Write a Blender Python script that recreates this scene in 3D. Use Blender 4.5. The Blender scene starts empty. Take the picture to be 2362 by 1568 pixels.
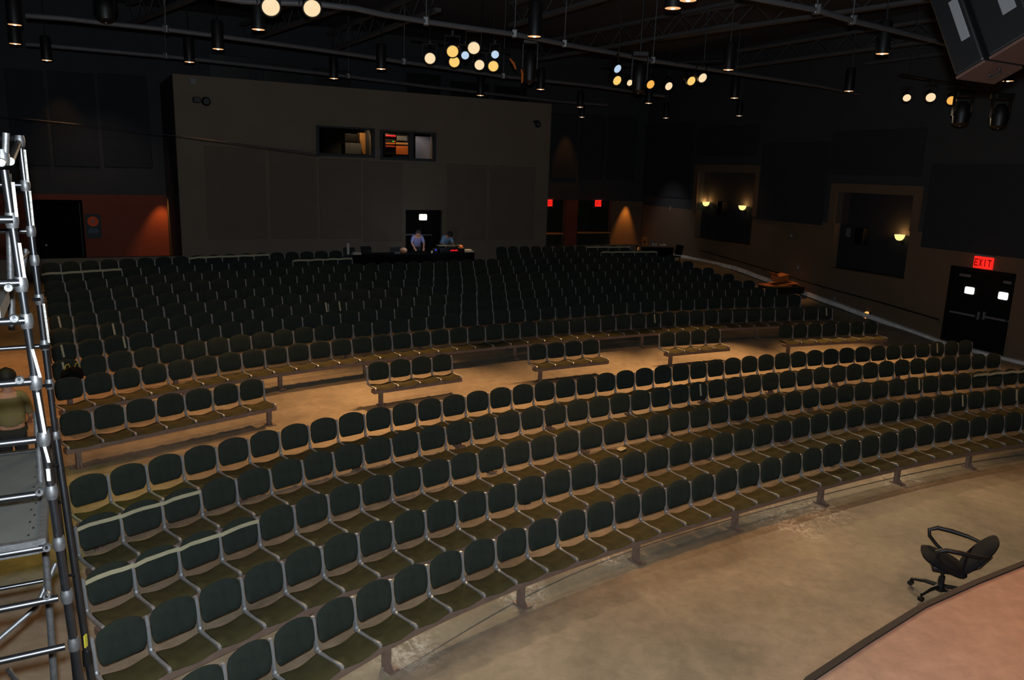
import bpy, bmesh, math, random
import numpy as np
from mathutils import Vector, Matrix
random.seed(7)
sc = bpy.context.scene
COL = sc.collection
# ------------------------------------------------------------------ camera
CAMZ = 5.48
F = 1817.14; W, H = 2362, 1568
FW = Vector((0, .97778465, -.20961195)); RT = Vector((.99947632, .00678276, .03163981)); UP = Vector((-.03235867, .20950218, .97727261))
cam = bpy.data.objects.new('camera', bpy.data.cameras.new('camera')); COL.objects.link(cam)
cam.data.sensor_width = 36; cam.data.lens = F / W * 36; cam.data.clip_start = .05; cam.data.clip_end = 200
cam.matrix_world = Matrix(((RT.x, UP.x, -FW.x, 0), (RT.y, UP.y, -FW.y, 0), (RT.z, UP.z, -FW.z, CAMZ), (0, 0, 0, 1)))
sc.camera = cam
# ------------------------------------------------------------------ view, world
sc.view_settings.view_transform = 'Standard'; sc.view_settings.look = 'None'
sc.view_settings.gamma = 1; sc.view_settings.use_curve_mapping = False
sc.view_settings.exposure = 0.0
wd = bpy.data.worlds.new('world'); sc.world = wd; wd.use_nodes = True
wd.node_tree.nodes['Background'].inputs[0].default_value = (.55, .62, .8, 1)
wd.node_tree.nodes['Background'].inputs[1].default_value = 0.004
# ------------------------------------------------------------------ helpers: projection
def ray(px, py): return FW + RT * ((px - W / 2) / F) - UP * ((py - H / 2) / F)
def proj(p):
    q = Vector(p) - Vector((0, 0, CAMZ)); d = q.dot(FW)
    return (W / 2 + F * q.dot(RT) / d, H / 2 - F * q.dot(UP) / d)
def at_z(px, py, z):
    D = ray(px, py); return D * ((z - CAMZ) / D.z) + Vector((0, 0, CAMZ))
def at_y(px, py, y):
    D = ray(px, py); return D * (y / D.y) + Vector((0, 0, CAMZ))
class Plane:                                   # a vertical wall plane: origin, unit direction along it, normal towards the hall
    def __init__(s, ox, oy, deg):
        a = math.radians(deg); s.o = Vector((ox, oy, 0)); s.u = Vector((math.cos(a), math.sin(a), 0)); s.n = Vector((math.sin(a), -math.cos(a), 0)); s.deg = deg
    def hit(s, px, py, off=0):
        D = ray(px, py); o = s.o + s.n * off; t = (o.dot(s.n)) / (D.dot(s.n)); p = D * t + Vector((0, 0, CAMZ)); return ((p - o).dot(s.u), p.z)
    def pt(s, a, z, off=0): return s.o + s.u * a + s.n * off + Vector((0, 0, z))
    def mat(s, a=0, z=0, off=0):
        p = s.pt(a, z, off); return Matrix(((s.u.x, -s.n.x, 0, p.x), (s.u.y, -s.n.y, 0, p.y), (0, 0, 1, p.z), (0, 0, 0, 1)))   # local x along wall, y into the wall, z up
# ------------------------------------------------------------------ lights
def srgb(r, g, b): return tuple(((c / 255) / 12.92 if c / 255 <= .04045 else ((c / 255 + .055) / 1.055) ** 2.4) for c in (r, g, b))
def spot(name, loc, aim, power, color, deg=60, blend=.6, r=.08):
    l = bpy.data.lights.new(name, 'SPOT'); l.energy = power; l.color = color; l.spot_size = math.radians(deg); l.spot_blend = blend; l.shadow_soft_size = r
    o = bpy.data.objects.new(name, l); COL.objects.link(o); o.location = loc
    o.rotation_euler = (Vector(aim) - Vector(loc)).to_track_quat('-Z', 'Y').to_euler(); return o
WARM = (1, .50, .18); WARM2 = (1, .64, .34); AMBER = (1, .36, .06)
# the photographer's flash
fl = bpy.data.lights.new('flash', 'SPOT'); fl.energy = 2700; fl.color = (.93, 1, 1.06); fl.spot_size = math.radians(100); fl.spot_blend = .5; fl.shadow_soft_size = .05
flo = bpy.data.objects.new('flash', fl); COL.objects.link(flo); flo.location = (.0, -.05, CAMZ + .2); flo.rotation_euler = FW.to_track_quat('-Z', 'Y').to_euler()
# orange wash on the stage, from unseen spots placed above the floor
spot('stage_wash_light', (8.2, 10.5, 8.6), (6.6, 6.0, 1), 1500, (1, .33, .11), 56, .9, .2)
spot('stage_wash_light', (2.6, 9.0, 8.4), (3.6, 6.4, 1), 160, (1, .55, .35), 70, .9, .2)
DOWN_W = 210; SPOT_W = 560
# ------------------------------------------------------------------ materials
def mat(name, col, rough=.6, metal=0, noise=0, nscale=6, bump=0, emit=None, estr=0, spec=.5, col2=None, detail=4):
    m = bpy.data.materials.new(name); m.use_nodes = True; nt = m.node_tree; b = nt.nodes['Principled BSDF']
    b.inputs['Roughness'].default_value = rough; b.inputs['Metallic'].default_value = metal; b.inputs['Specular IOR Level'].default_value = spec
    c = srgb(*col); b.inputs['Base Color'].default_value = (*c, 1)
    if emit:
        b.inputs['Emission Color'].default_value = (*srgb(*emit), 1); b.inputs['Emission Strength'].default_value = estr
    if noise or bump or col2:
        tc = nt.nodes.new('ShaderNodeTexCoord'); n = nt.nodes.new('ShaderNodeTexNoise'); n.inputs['Scale'].default_value = nscale; n.inputs['Detail'].default_value = detail
        nt.links.new(tc.outputs['Object'], n.inputs['Vector'])
        r = nt.nodes.new('ShaderNodeValToRGB'); r.color_ramp.elements[0].position = .3; r.color_ramp.elements[1].position = .7
        a = srgb(*col2) if col2 else tuple(x * (1 - noise) for x in c); d = c if col2 else tuple(min(1, x * (1 + noise)) for x in c)
        r.color_ramp.elements[0].color = (*a, 1); r.color_ramp.elements[1].color = (*d, 1)
        nt.links.new(n.outputs['Fac'], r.inputs['Fac']); nt.links.new(r.outputs['Color'], b.inputs['Base Color'])
        if bump:
            bp = nt.nodes.new('ShaderNodeBump'); bp.inputs['Strength'].default_value = bump; bp.inputs['Distance'].default_value = .01
            nt.links.new(n.outputs['Fac'], bp.inputs['Height']); nt.links.new(bp.outputs['Normal'], b.inputs['Normal'])
    return m
M = {}
M['fabric'] = mat('seat_fabric', (41, 48, 43), .95, noise=.14, nscale=9, bump=.15, spec=.15)
M['cushion'] = mat('seat_cushion_fabric', (63, 61, 39), .95, noise=.22, nscale=5, bump=.15, spec=.15)
M['alu'] = mat('seat_aluminium', (150, 154, 158), .5, .45, noise=.06, nscale=20)
M['beam'] = mat('beam_paint', (122, 104, 93), .55, .2, noise=.12, nscale=8)
M['tape'] = mat('masking_tape', (176, 170, 140), .7, noise=.06, nscale=12)
M['steel'] = mat('galvanised_steel', (98, 101, 106), .3, .95, noise=.12, nscale=14, bump=.03)
M['steel_dull'] = mat('cast_steel', (120, 122, 124), .5, .8, noise=.2, nscale=30, bump=.15)
M['deck'] = mat('deck_board', (86, 90, 88), .55, .1, noise=.08, nscale=5)
M['label'] = mat('tube_label', (205, 205, 198), .5, noise=.3, nscale=60)
M['black'] = mat('black_paint', (11, 12, 14), .5, noise=.1, nscale=9)
M['blackfab'] = mat('black_cloth', (12, 12, 13), .95, noise=.15, nscale=12, spec=.1)
M['chairblack'] = mat('office_chair_fabric', (13, 17, 24), .85, noise=.1, nscale=14, spec=.2)
M['wall'] = mat('brown_wall_paint', (116, 105, 92), .9, noise=.05, nscale=1.2, bump=.02, spec=.2)
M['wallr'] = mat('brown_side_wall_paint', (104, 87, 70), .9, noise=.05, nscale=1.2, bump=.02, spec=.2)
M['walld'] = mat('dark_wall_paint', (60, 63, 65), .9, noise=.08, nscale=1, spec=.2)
M['red'] = mat('red_wall_paint', (112, 62, 50), .85, noise=.06, nscale=1, spec=.2)
M['panel'] = mat('acoustic_panel_cloth', (50, 54, 58), .95, noise=.06, nscale=3, spec=.1)
M['panelb'] = mat('brown_acoustic_cloth', (107, 96, 85), .95, noise=.04, nscale=3, spec=.1)
M['green'] = mat('dark_green_paint', (38, 48, 36), .9, noise=.05, spec=.2)
M['door'] = mat('door_paint', (20, 19, 18), .8, noise=.05, spec=.1); M['doorblack'] = mat('black_door_paint', (12, 12, 12), .85, noise=.05, spec=.05)
M['ceil'] = mat('dark_ceiling', (62, 64, 70), .85, noise=.12, nscale=1.5)
M['pipe'] = mat('rig_pipe_paint', (82, 84, 88), .6, .1, noise=.1, nscale=4)
M['joist'] = mat('joist_paint', (66, 68, 72), .7, noise=.1, nscale=3)
M['white'] = mat('white_plastic', (190, 188, 180), .5)
M['grey'] = mat('grey_plastic', (105, 107, 110), .5)
M['plaster'] = mat('pale_concrete', (215, 214, 210), .85, noise=.2, nscale=5, bump=.2)
M['card'] = mat('cardboard', (170, 104, 52), .85, noise=.12, nscale=6)
M['brownwood'] = mat('brown_underside', (70, 46, 38), .7, noise=.1, nscale=5)
M['shirt1'] = mat('lavender_shirt', (128, 126, 170), .9, noise=.05)
M['shirt2'] = mat('light_blue_shirt', (120, 158, 190), .9, noise=.15, nscale=8)
M['shirt3'] = mat('khaki_shirt', (120, 108, 72), .9, noise=.08)
M['trouser'] = mat('dark_trousers', (26, 26, 32), .9)
M['skin'] = mat('skin', (178, 126, 98), .6, noise=.04)
M['hair'] = mat('black_hair', (14, 11, 10), .7, noise=.3, nscale=40)
M['glass'] = mat('window_glass', (230, 235, 235), .02)
g = M['glass'].node_tree.nodes['Principled BSDF']; g.inputs['Transmission Weight'].default_value = 1; g.inputs['IOR'].default_value = 1.05
def em(name, col, s, base=(6, 6, 6)): return mat(name, base, .5, emit=col, estr=s)
M['e_down'] = em('downlight_glow', (255, 190, 130), .95)
M['e_downc'] = em('downlight_lamp', (255, 240, 215), 3)
M['e_warm'] = em('stage_lens_warm', (255, 206, 112), .98)
M['e_pale'] = em('stage_lens_pale', (255, 224, 178), .98)
M['e_amber'] = em('stage_lens_amber', (255, 184, 84), .95)
M['e_blue'] = em('stage_lens_blue', (190, 215, 240), .95)
M['e_exit'] = em('exit_sign_red', (255, 36, 28), 1.2)
M['e_exitd'] = em('exit_letter_red', (150, 10, 8), .6)
M['e_win'] = em('lit_door_window', (255, 255, 250), 2.2)
M['e_wing'] = em('lit_door_window_green', (250, 255, 225), 2.2)
M['e_sconce'] = em('sconce_bowl_glow', (255, 226, 140), 1.3)
M['e_step'] = em('step_light_glow', (255, 190, 100), 1.0)
M['e_red'] = em('red_led', (255, 30, 40), 1.3); M['e_blu'] = em('blue_led', (60, 60, 255), 3); M['e_grn'] = em('green_led', (60, 230, 60), 1.5)
M['rackred'] = mat('rack_panel_red', (170, 60, 40), .5); M['orange'] = mat('orange_plastic_and_glint', (210, 110, 40), .5)
M['paper'] = mat('white_paper', (225, 215, 195), .8); M['niche'] = mat('niche_cloth', (48, 48, 52), .95, noise=.06, spec=.1); M['poster'] = mat('poster_slate', (44, 58, 60), .8); M['posterblue'] = mat('poster_blue', (90, 120, 150), .8); M['posterorange'] = mat('poster_orange', (205, 84, 40), .8)
M['beige'] = mat('beige_wall', (190, 140, 80), .8); M['dooroff'] = mat('pale_grey_door', (178, 172, 176), .6)
# floor: mottled concrete, scuffs and white dust
def floor_mat(name, c1, c2, c3, dust, stains=()):
    m = bpy.data.materials.new(name); m.use_nodes = True; nt = m.node_tree; b = nt.nodes['Principled BSDF']; N = nt.nodes.new; L = nt.links.new
    tc = N('ShaderNodeTexCoord')
    def noise(s, d, ro=.6, dist=0):
        n = N('ShaderNodeTexNoise'); n.inputs['Scale'].default_value = s; n.inputs['Detail'].default_value = d; n.inputs['Roughness'].default_value = ro; n.inputs['Distortion'].default_value = dist; L(tc.outputs['Object'], n.inputs['Vector']); return n
    n1 = noise(.55, 8, .62, .6); r1 = N('ShaderNodeValToRGB'); e = r1.color_ramp.elements
    e[0].position = .32; e[0].color = (*srgb(*c1), 1); e[1].position = .70; e[1].color = (*srgb(*c2), 1)
    L(n1.outputs['Fac'], r1.inputs['Fac'])
    n2 = noise(5, 8, .7, .3); r2 = N('ShaderNodeValToRGB'); r2.color_ramp.elements[0].position = .35; r2.color_ramp.elements[0].color = (.8, .8, .8, 1); r2.color_ramp.elements[1].position = .7; r2.color_ramp.elements[1].color = (1.12, 1.12, 1.12, 1)
    L(n2.outputs['Fac'], r2.inputs['Fac'])
    mx = N('ShaderNodeMix'); mx.data_type = 'RGBA'; mx.blend_type = 'MULTIPLY'; mx.inputs[0].default_value = 1; L(r1.outputs['Color'], mx.inputs[6]); L(r2.outputs['Color'], mx.inputs[7])
    n3 = noise(1.3, 10, .75, 1.2); r3 = N('ShaderNodeValToRGB'); r3.color_ramp.elements[0].position = dust; r3.color_ramp.elements[0].color = (0, 0, 0, 1); r3.color_ramp.elements[1].position = dust + .12; r3.color_ramp.elements[1].color = (.6, .6, .6, 1)
    L(n3.outputs['Fac'], r3.inputs['Fac'])
    fac = r3.outputs['Color']
    if stains:                                   # white plaster dust trodden in round the feet of the benches
        n4 = noise(5, 8, .8, 2.2); r4 = N('ShaderNodeValToRGB'); r4.color_ramp.elements[0].position = .46; r4.color_ramp.elements[1].position = .62; r4.color_ramp.elements[1].color = (.95, .95, .95, 1); L(n4.outputs['Fac'], r4.inputs['Fac'])
        for px, py, rad in stains:
            p = at_z(px, py, .0); vd = N('ShaderNodeVectorMath'); vd.operation = 'DISTANCE'; L(tc.outputs['Object'], vd.inputs[0]); vd.inputs[1].default_value = (p.x, p.y, .0)
            mr = N('ShaderNodeMapRange'); mr.inputs['From Min'].default_value = rad * 1.3; mr.inputs['From Max'].default_value = rad * .2; L(vd.outputs['Value'], mr.inputs['Value'])
            mu = N('ShaderNodeMath'); mu.operation = 'MULTIPLY'; L(mr.outputs[0], mu.inputs[0]); L(r4.outputs['Color'], mu.inputs[1])
            ma = N('ShaderNodeMath'); ma.operation = 'MAXIMUM'; L(fac, ma.inputs[0]); L(mu.outputs[0], ma.inputs[1]); fac = ma.outputs[0]
    m2 = N('ShaderNodeMix'); m2.data_type = 'RGBA'; L(fac, m2.inputs[0]); L(mx.outputs[2], m2.inputs[6]); m2.inputs[7].default_value = (*srgb(*c3), 1)
    L(m2.outputs[2], b.inputs['Base Color']); b.inputs['Roughness'].default_value = .62; b.inputs['Specular IOR Level'].default_value = .35
    bp = N('ShaderNodeBump'); bp.inputs['Strength'].default_value = .12; bp.inputs['Distance'].default_value = .01; L(n2.outputs['Fac'], bp.inputs['Height']); L(bp.outputs['Normal'], b.inputs['Normal'])
    return m
M['floor'] = floor_mat('concrete_floor', (112, 104, 89), (152, 141, 122), (208, 203, 192), .68, [(1795, 1192, .55), (1838, 1214, .45), (1885, 1176, .6), (1192, 1362, .4), (938, 1500, .4), (1415, 1288, .3), (1240, 893, .5), (880, 925, .5), (480, 990, .7), (2080, 1105, .5)])
M['stage'] = floor_mat('stage_floor_boards', (136, 112, 98), (158, 134, 118), (170, 150, 134), .72)
# ------------------------------------------------------------------ mesh builder
class MB:
    def __init__(s): s.v = []; s.f = []; s.m = []
    def add(s, vs, fs, mi=0):
        k = len(s.v); s.v += [tuple(v) for v in vs]; s.f += [tuple(i + k for i in f) for f in fs]; s.m += [mi] * len(fs)
    def box(s, x0, x1, y0, y1, z0, z1, mi=0, T=None, bev=0):
        if bev:
            b = min(bev, (x1 - x0) / 2.01, (y1 - y0) / 2.01, (z1 - z0) / 2.01); bm = bmesh.new()
            bmesh.ops.create_cube(bm, size=1)
            for v in bm.verts: v.co = Vector(((x0 + x1) / 2 + v.co.x * (x1 - x0), (y0 + y1) / 2 + v.co.y * (y1 - y0), (z0 + z1) / 2 + v.co.z * (z1 - z0)))
            bmesh.ops.bevel(bm, geom=bm.edges[:], offset=b, segments=2, affect='EDGES', profile=.5)
            vs = [v.co.copy() for v in bm.verts]; bm.verts.index_update(); fs = [[v.index for v in f.verts] for f in bm.faces]; bm.free()
        else:
            vs = [Vector((x, y, z)) for x in (x0, x1) for y in (y0, y1) for z in (z0, z1)]
            fs = [(0, 1, 3, 2), (4, 6, 7, 5), (0, 4, 5, 1), (2, 3, 7, 6), (0, 2, 6, 4), (1, 5, 7, 3)]
        if T is not None: vs = [T @ v for v in vs]
        s.add(vs, fs, mi)
    def tube(s, pts, r, n=10, mi=0, cap=True, sx=1):
        pts = [Vector(p) for p in pts]; k = len(s.v); rs = r if isinstance(r, (list, tuple)) else [r] * len(pts); ref = None
        for i, p in enumerate(pts):
            d = (pts[min(i + 1, len(pts) - 1)] - pts[max(i - 1, 0)]).normalized()
            if ref is None: ref = d.orthogonal().normalized()
            ref = (ref - d * ref.dot(d)).normalized(); b = d.cross(ref)
            for j in range(n):
                a = 2 * math.pi * j / n; s.v.append(tuple(p + (ref * math.cos(a) + b * math.sin(a)) * rs[i]))
        for i in range(len(pts) - 1):
            for j in range(n): s.f.append((k + i * n + j, k + i * n + (j + 1) % n, k + (i + 1) * n + (j + 1) % n, k + (i + 1) * n + j)); s.m.append(mi)
        if cap:
            s.f.append(tuple(k + j for j in reversed(range(n)))); s.f.append(tuple(k + (len(pts) - 1) * n + j for j in range(n))); s.m += [mi, mi]
    def lathe(s, prof, T, n=16, mi=0):            # prof: (r, z) list
        k = len(s.v)
        for r, z in prof:
            for j in range(n):
                a = 2 * math.pi * j / n; s.v.append(tuple(T @ Vector((r * math.cos(a), r * math.sin(a), z))))
        for i in range(len(prof) - 1):
            for j in range(n): s.f.append((k + i * n + j, k + i * n + (j + 1) % n, k + (i + 1) * n + (j + 1) % n, k + (i + 1) * n + j)); s.m.append(mi)
        s.f.append(tuple(k + j for j in reversed(range(n)))); s.f.append(tuple(k + (len(prof) - 1) * n + j for j in range(n))); s.m += [mi, mi]
    def sweep(s, frames, prof, mi=0):            # frames: (pos, side, up); prof: (a, b) closed
        k = len(s.v); n = len(prof)
        for p, a, b in frames:
            for x, y in prof: s.v.append(tuple(p + a * x + b * y))
        for i in range(len(frames) - 1):
            for j in range(n): s.f.append((k + i * n + j, k + (i + 1) * n + j, k + (i + 1) * n + (j + 1) % n, k + i * n + (j + 1) % n)); s.m.append(mi)
        s.f.append(tuple(k + j for j in range(n))); s.f.append(tuple(k + (len(frames) - 1) * n + j for j in reversed(range(n)))); s.m += [mi, mi]
    def build(s, name, mats, parent=None, smooth=False, T=None, fix=True):
        me = bpy.data.meshes.new(name); me.from_pydata(s.v, [], s.f)
        mats = mats if isinstance(mats, (list, tuple)) else [mats]
        for m in mats: me.materials.append(M[m] if isinstance(m, str) else m)
        me.polygons.foreach_set('material_index', s.m)
        if fix:
            bm = bmesh.new(); bm.from_mesh(me); bmesh.ops.recalc_face_normals(bm, faces=bm.faces); bm.to_mesh(me); bm.free()
        if smooth: me.polygons.foreach_set('use_smooth', [True] * len(me.polygons)); me.set_sharp_from_angle(angle=math.radians(40))
        o = bpy.data.objects.new(name, me); COL.objects.link(o)
        if parent: o.parent = parent
        if T is not None: o.matrix_basis = T
        return o
def empty(name, T=None, loc=(0, 0, 0), rz=0):
    o = bpy.data.objects.new(name, None); COL.objects.link(o); o.empty_display_size = .1
    if T is not None: o.matrix_world = T
    else: o.location = loc; o.rotation_euler = (0, 0, rz)
    return o
def tag(o, label=None, cat=None, group=None, kind=None):
    if label: o['label'] = label
    if cat: o['category'] = cat
    if group: o['group'] = group
    if kind: o['kind'] = kind
    return o
def struct(o, label=None): o['kind'] = 'structure'; (label and o.__setitem__('label', label)); return o
ONES = ['', 'first', 'second', 'third', 'fourth', 'fifth', 'sixth', 'seventh', 'eighth', 'ninth', 'tenth', 'eleventh', 'twelfth', 'thirteenth', 'fourteenth', 'fifteenth', 'sixteenth', 'seventeenth', 'eighteenth', 'nineteenth']
def ordn(n):
    if n < 20: return ONES[n]
    t = {2: 'twent', 3: 'thirt', 4: 'fort'}[n // 10]; return t + 'ieth' if n % 10 == 0 else t + 'y-' + ONES[n % 10]
# ------------------------------------------------------------------ seating geometry
P = .533
RQ = {1: (-1.9811, 7.5098, .5913, -.4417, .1029, -.085, .0504, -.0034), 2: (-3.6202, 7.2372, .5072, -.3046, -.0677, .093, -.0009, .1016), 3: (-4.1908, 8.1407, .6408, -.0992, .0922, .1555, .0106, .0898), 4: (-4.8374, 9.1804, .5326, -.3287, -.0367, .0499, -.0118, .0687), 5: (-5.4774, 10.1483, .6211, -.2398, .0713, .0472, .0046, .0458), 7: (-7.9867, 14.1937, .5816, -.3137, .0025, -.0036, -.0315, .022)}
LAST = {1: 27, 2: 22, 3: 33, 4: 25, 5: 36, 7: 40}
NZ = {1: .43, 2: .54, 3: .65, 4: .745, 5: .85, 6: .86, 7: 1.05}
def curve(r, idx):
    q = RQ[r]; t = np.arange(-24, 62, .25); h = np.polynomial.chebyshev.chebval((np.clip(t, 0, LAST[r]) - 18) / 22., q[2:])
    hend = math.radians(21); hl = h[np.searchsorted(t, LAST[r])]; h = np.where(t > LAST[r], hl + (hend - hl) * np.clip((t - LAST[r]) / 12., 0, 1), h)
    dx = np.cos(h) * P * .25; dy = np.sin(h) * P * .25
    X = np.append(0, np.cumsum((dx[:-1] + dx[1:]) / 2)); Y = np.append(0, np.cumsum((dy[:-1] + dy[1:]) / 2)); X -= np.interp(0, t, X); Y -= np.interp(0, t, Y)
    idx = np.asarray(idx, float); return np.stack([q[0] + np.interp(idx, t, X), q[1] + np.interp(idx, t, Y)], -1), np.interp(idx, t, h)
DL = [.956, 2.023, 3.045, 4.105, 5.151, 6.33, 7.392, 8.5, 9.55]; I0 = [.61, 1.31, 1.89, 2.51, 3.0, 3.56, 3.95, 4.34, 4.71]
def off7(d0, d1, idx):
    XY, h = curve(7, idx); d = d0 + (d1 - d0) * np.asarray(idx) / 20.; return XY + np.asarray(d)[..., None] * np.stack([-np.sin(h), np.cos(h)], -1)
def nodes_back(k, n0, n1):                      # nodes of row 8+k, numbered so that 0 is the first post measured
    fi = np.arange(-6, 52, .02); q = off7(DL[k], DL[k] + .4, fi); a = np.append(0, np.cumsum(np.hypot(*np.diff(q, axis=0).T)))
    a0 = np.interp(I0[k], fi, a); t = a0 + np.arange(n0, n1 + 1) * P; return np.stack([np.interp(t, a, q[:, 0]), np.interp(t, a, q[:, 1])], -1)
SLOPE = .1
def zfloor(d):                                   # height of the raked floor against the distance behind the seventh row
    return float(np.interp(d, [-9.3, -4.8, -1.8, 0, 9.6, 11, 30], [0, .42, .43, .62, 1.60, 1.62, 1.62]))
rows = []                                        # (row name, list of nodes xy, z node)
for r in (1, 2, 3, 4, 5, 7):
    n0, n1 = {1: (-8, 33), 2: (-1, 41), 3: (-1, 41), 4: (-1, 40), 5: (-1, 41), 7: (-1, 41)}[r]
    rows.append((r, curve(r, np.arange(n0, n1 + 1))[0], NZ[r]))
G6 = [(-7.1176, 12.8295, .8124, -1, 6), (-3.1184, 16.5738, .6129, 0, 4), (.4228, 18.9767, .5125, 0, 4), (4.0394, 21.0973, .4671, 0, 4), (7.8477, 22.8471, .3477, 0, 7)]
for gi, (x, y, h, a, b) in enumerate(G6):
    i = np.arange(a, b + 1); rows.append((60 + gi, np.stack([x + P * i * math.cos(h), y + P * i * math.sin(h)], -1), NZ[6]))
for k in range(9): rows.append((8 + k, nodes_back(k, -1, 42), round([1.166, 1.272, 1.375, 1.481, 1.585, 1.703, 1.809, 1.92, 2.025][k], 3)))
# ------------------------------------------------------------------ floor, stage
fm = MB(); NI = np.arange(-22, 60, 1.); DD = [-9.35, -8.6, -8, -6.95, -5.82, -4.8, -3.3, -1.8, -.9, 0, 1.2, 2.6, 4, 5.5, 7, 8.4, 9.6, 11, 14, 18, 23]
for d in DD:
    q = off7(d, d + (.0 if d < 0 else .4 * min(1, d)), NI)
    for x, y in q: fm.v.append((float(x), float(y), zfloor(d)))
n = len(NI)
for i in range(len(DD) - 1):
    for j in range(n - 1): fm.f.append((i * n + j, i * n + j + 1, (i + 1) * n + j + 1, (i + 1) * n + j)); fm.m.append(0)
fm.add([(-40, -12, -.012), (45, -12, -.012), (45, 60, -.012), (-40, 60, -.012)], [(0, 1, 2, 3)])
fo = struct(fm.build('floor', 'floor', fix=False), 'bare mottled concrete floor, flat in front and raked under the seats')
# stage apron, lower right
edge = [(-7.5, -6.5), (-4.5, -2.2), (-1.5, 1.35), (1.2, 4.55), (2.84, 6.44), (3.64, 7.08), (4.55, 7.78), (5.44, 8.34), (6.33, 8.86), (7.8, 9.6), (9.8, 10.4), (12.5, 11.2)]
SZ = 1.0; st = MB()
poly = edge + [(14, 8), (14, -6.5)]
nn = len(poly); st.add([(x, y, SZ) for x, y in poly] + [(x, y, .0) for x, y in poly], [tuple(range(nn))] + [(i, (i + 1) % nn, nn + (i + 1) % nn, nn + i) for i in range(nn)])
so = tag(st.build('stage_platform', 'stage', fix=False), 'pinkish stage platform with a dark edge in the bottom right corner', 'stage')
so['kind'] = 'structure'
ed = MB(); fr = []
for i, (x, y) in enumerate(edge):
    a = Vector(edge[max(i - 1, 0)]); b = Vector(edge[min(i + 1, len(edge) - 1)]); d = (b - a).normalized(); fr.append((Vector((x, y, SZ)), Vector((-d.y, d.x, 0)), Vector((0, 0, 1))))
ed.sweep(fr, [(-.035, .004), (-.035, .022), (.03, .022), (.045, .01), (.045, -.10), (.0, -.10), (.0, .004)])
ed.build('stage_edge', mat('stage_edge_rubber', (22, 21, 20), .8, noise=.25, nscale=9), so)
# ------------------------------------------------------------------ walls
BOX = Plane(-3.4, 31.8, 29); BACK = Plane(1.8, 39.7, 29); RIGHT = Plane(13.85, 25.36, -67.2)
TOP = 11.0
def wall(name, pl, a0, a1, z0, z1, holes, m, th=.25, label=None):
    xs = sorted({a0, a1, *[h[0] for h in holes], *[h[1] for h in holes]}); zs = sorted({z0, z1, *[h[2] for h in holes], *[h[3] for h in holes]}); b = MB(); xs = [x for x in xs if a0 <= x <= a1]; zs = [z for z in zs if z0 <= z <= z1]
    inh = lambda x, z: any(h[0] < x < h[1] and h[2] < z < h[3] for h in holes)
    for i in range(len(xs) - 1):
        for j in range(len(zs) - 1):
            if not inh((xs[i] + xs[i + 1]) / 2, (zs[j] + zs[j + 1]) / 2): b.box(xs[i], xs[i + 1], 0, th, zs[j], zs[j + 1])
    return struct(b.build(name, m, T=pl.mat()), label)
bL = BOX.hit(405, 300)[0]; bR = BOX.hit(1266, 400)[0]; bT = BOX.hit(850, 206)[1]
def rect(pl, x0, y0, x1, y1):
    a, zt = pl.hit(x0, y0); _, zb = pl.hit(x0, y1); c, zt2 = pl.hit(x1, y0 + (x1 - x0) * .05); return (a, c, zb, zt)
w1 = rect(BOX, 735, 293, 858, 353); w2 = rect(BOX, 882, 303, 1000, 362); dr = rect(BOX, 936, 484, 1020, 600); dr = (dr[0], dr[1], 1.5, dr[3])
wall('wall_booth', BOX, bL, bR, 0, bT, [w1, w2, (dr[0], dr[1], 0, dr[3])], 'wall', .3, 'brown control booth wall with two windows and a door')
b = MB(); b.box(bL, bR, .3, 8.5, bT - .25, bT); struct(b.build('ceiling_booth', 'walld', T=BOX.mat()))
b = MB(); b.box(bL, bL + .3, .3, 4.8, 0, bT - .25); struct(b.build('wall_booth_left', 'walld', T=BOX.mat()))
b = MB(); b.box(bR - .3, bR, .3, 4.8, 0, bT - .25); struct(b.build('wall_booth_right', 'walld', T=BOX.mat()))
# back wall: left of the booth and right of it
ld = BACK.hit(75, 464); ld2 = BACK.hit(185, 464); redtop = BACK.hit(250, 449)[1]; kR = BACK.hit(1480, 500)[0]
lopen = BACK.hit(1255, 500)[0]; rp0 = BACK.hit(1304, 500)[0]; rp1 = BACK.hit(1331, 500)[0]; ropen = BACK.hit(1410, 500)[0]; otop = BACK.hit(1340, 462)[1]
doorL = (ld[0], ld2[0], 0, ld[1])
wall('wall_back', BACK, -34, kR + .2, redtop, TOP, [(lopen - .8, rp0, 0, otop), (rp1, ropen, 0, otop)], 'walld', .25, 'dark upper back wall behind the control booth')
wall('wall_back_lower', BACK, -34, lopen - 1.5, 0, redtop, [(doorL[0], doorL[1], 0, doorL[3])], 'red', .25, 'red lower back wall beside the left door')
wall('wall_vestibule', BACK, lopen - 1.5, kR + .2, 0, redtop, [(lopen - .8, rp0, 0, otop), (rp1, ropen, 0, otop)], 'wallr', .25, 'brown lower back wall with two dark openings')
b = MB(); b.box(rp0, rp1, -.06, 0, 0, otop); struct(b.build('trim_1', 'red', T=BACK.mat()), 'red pillar between the two exit openings')
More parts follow.
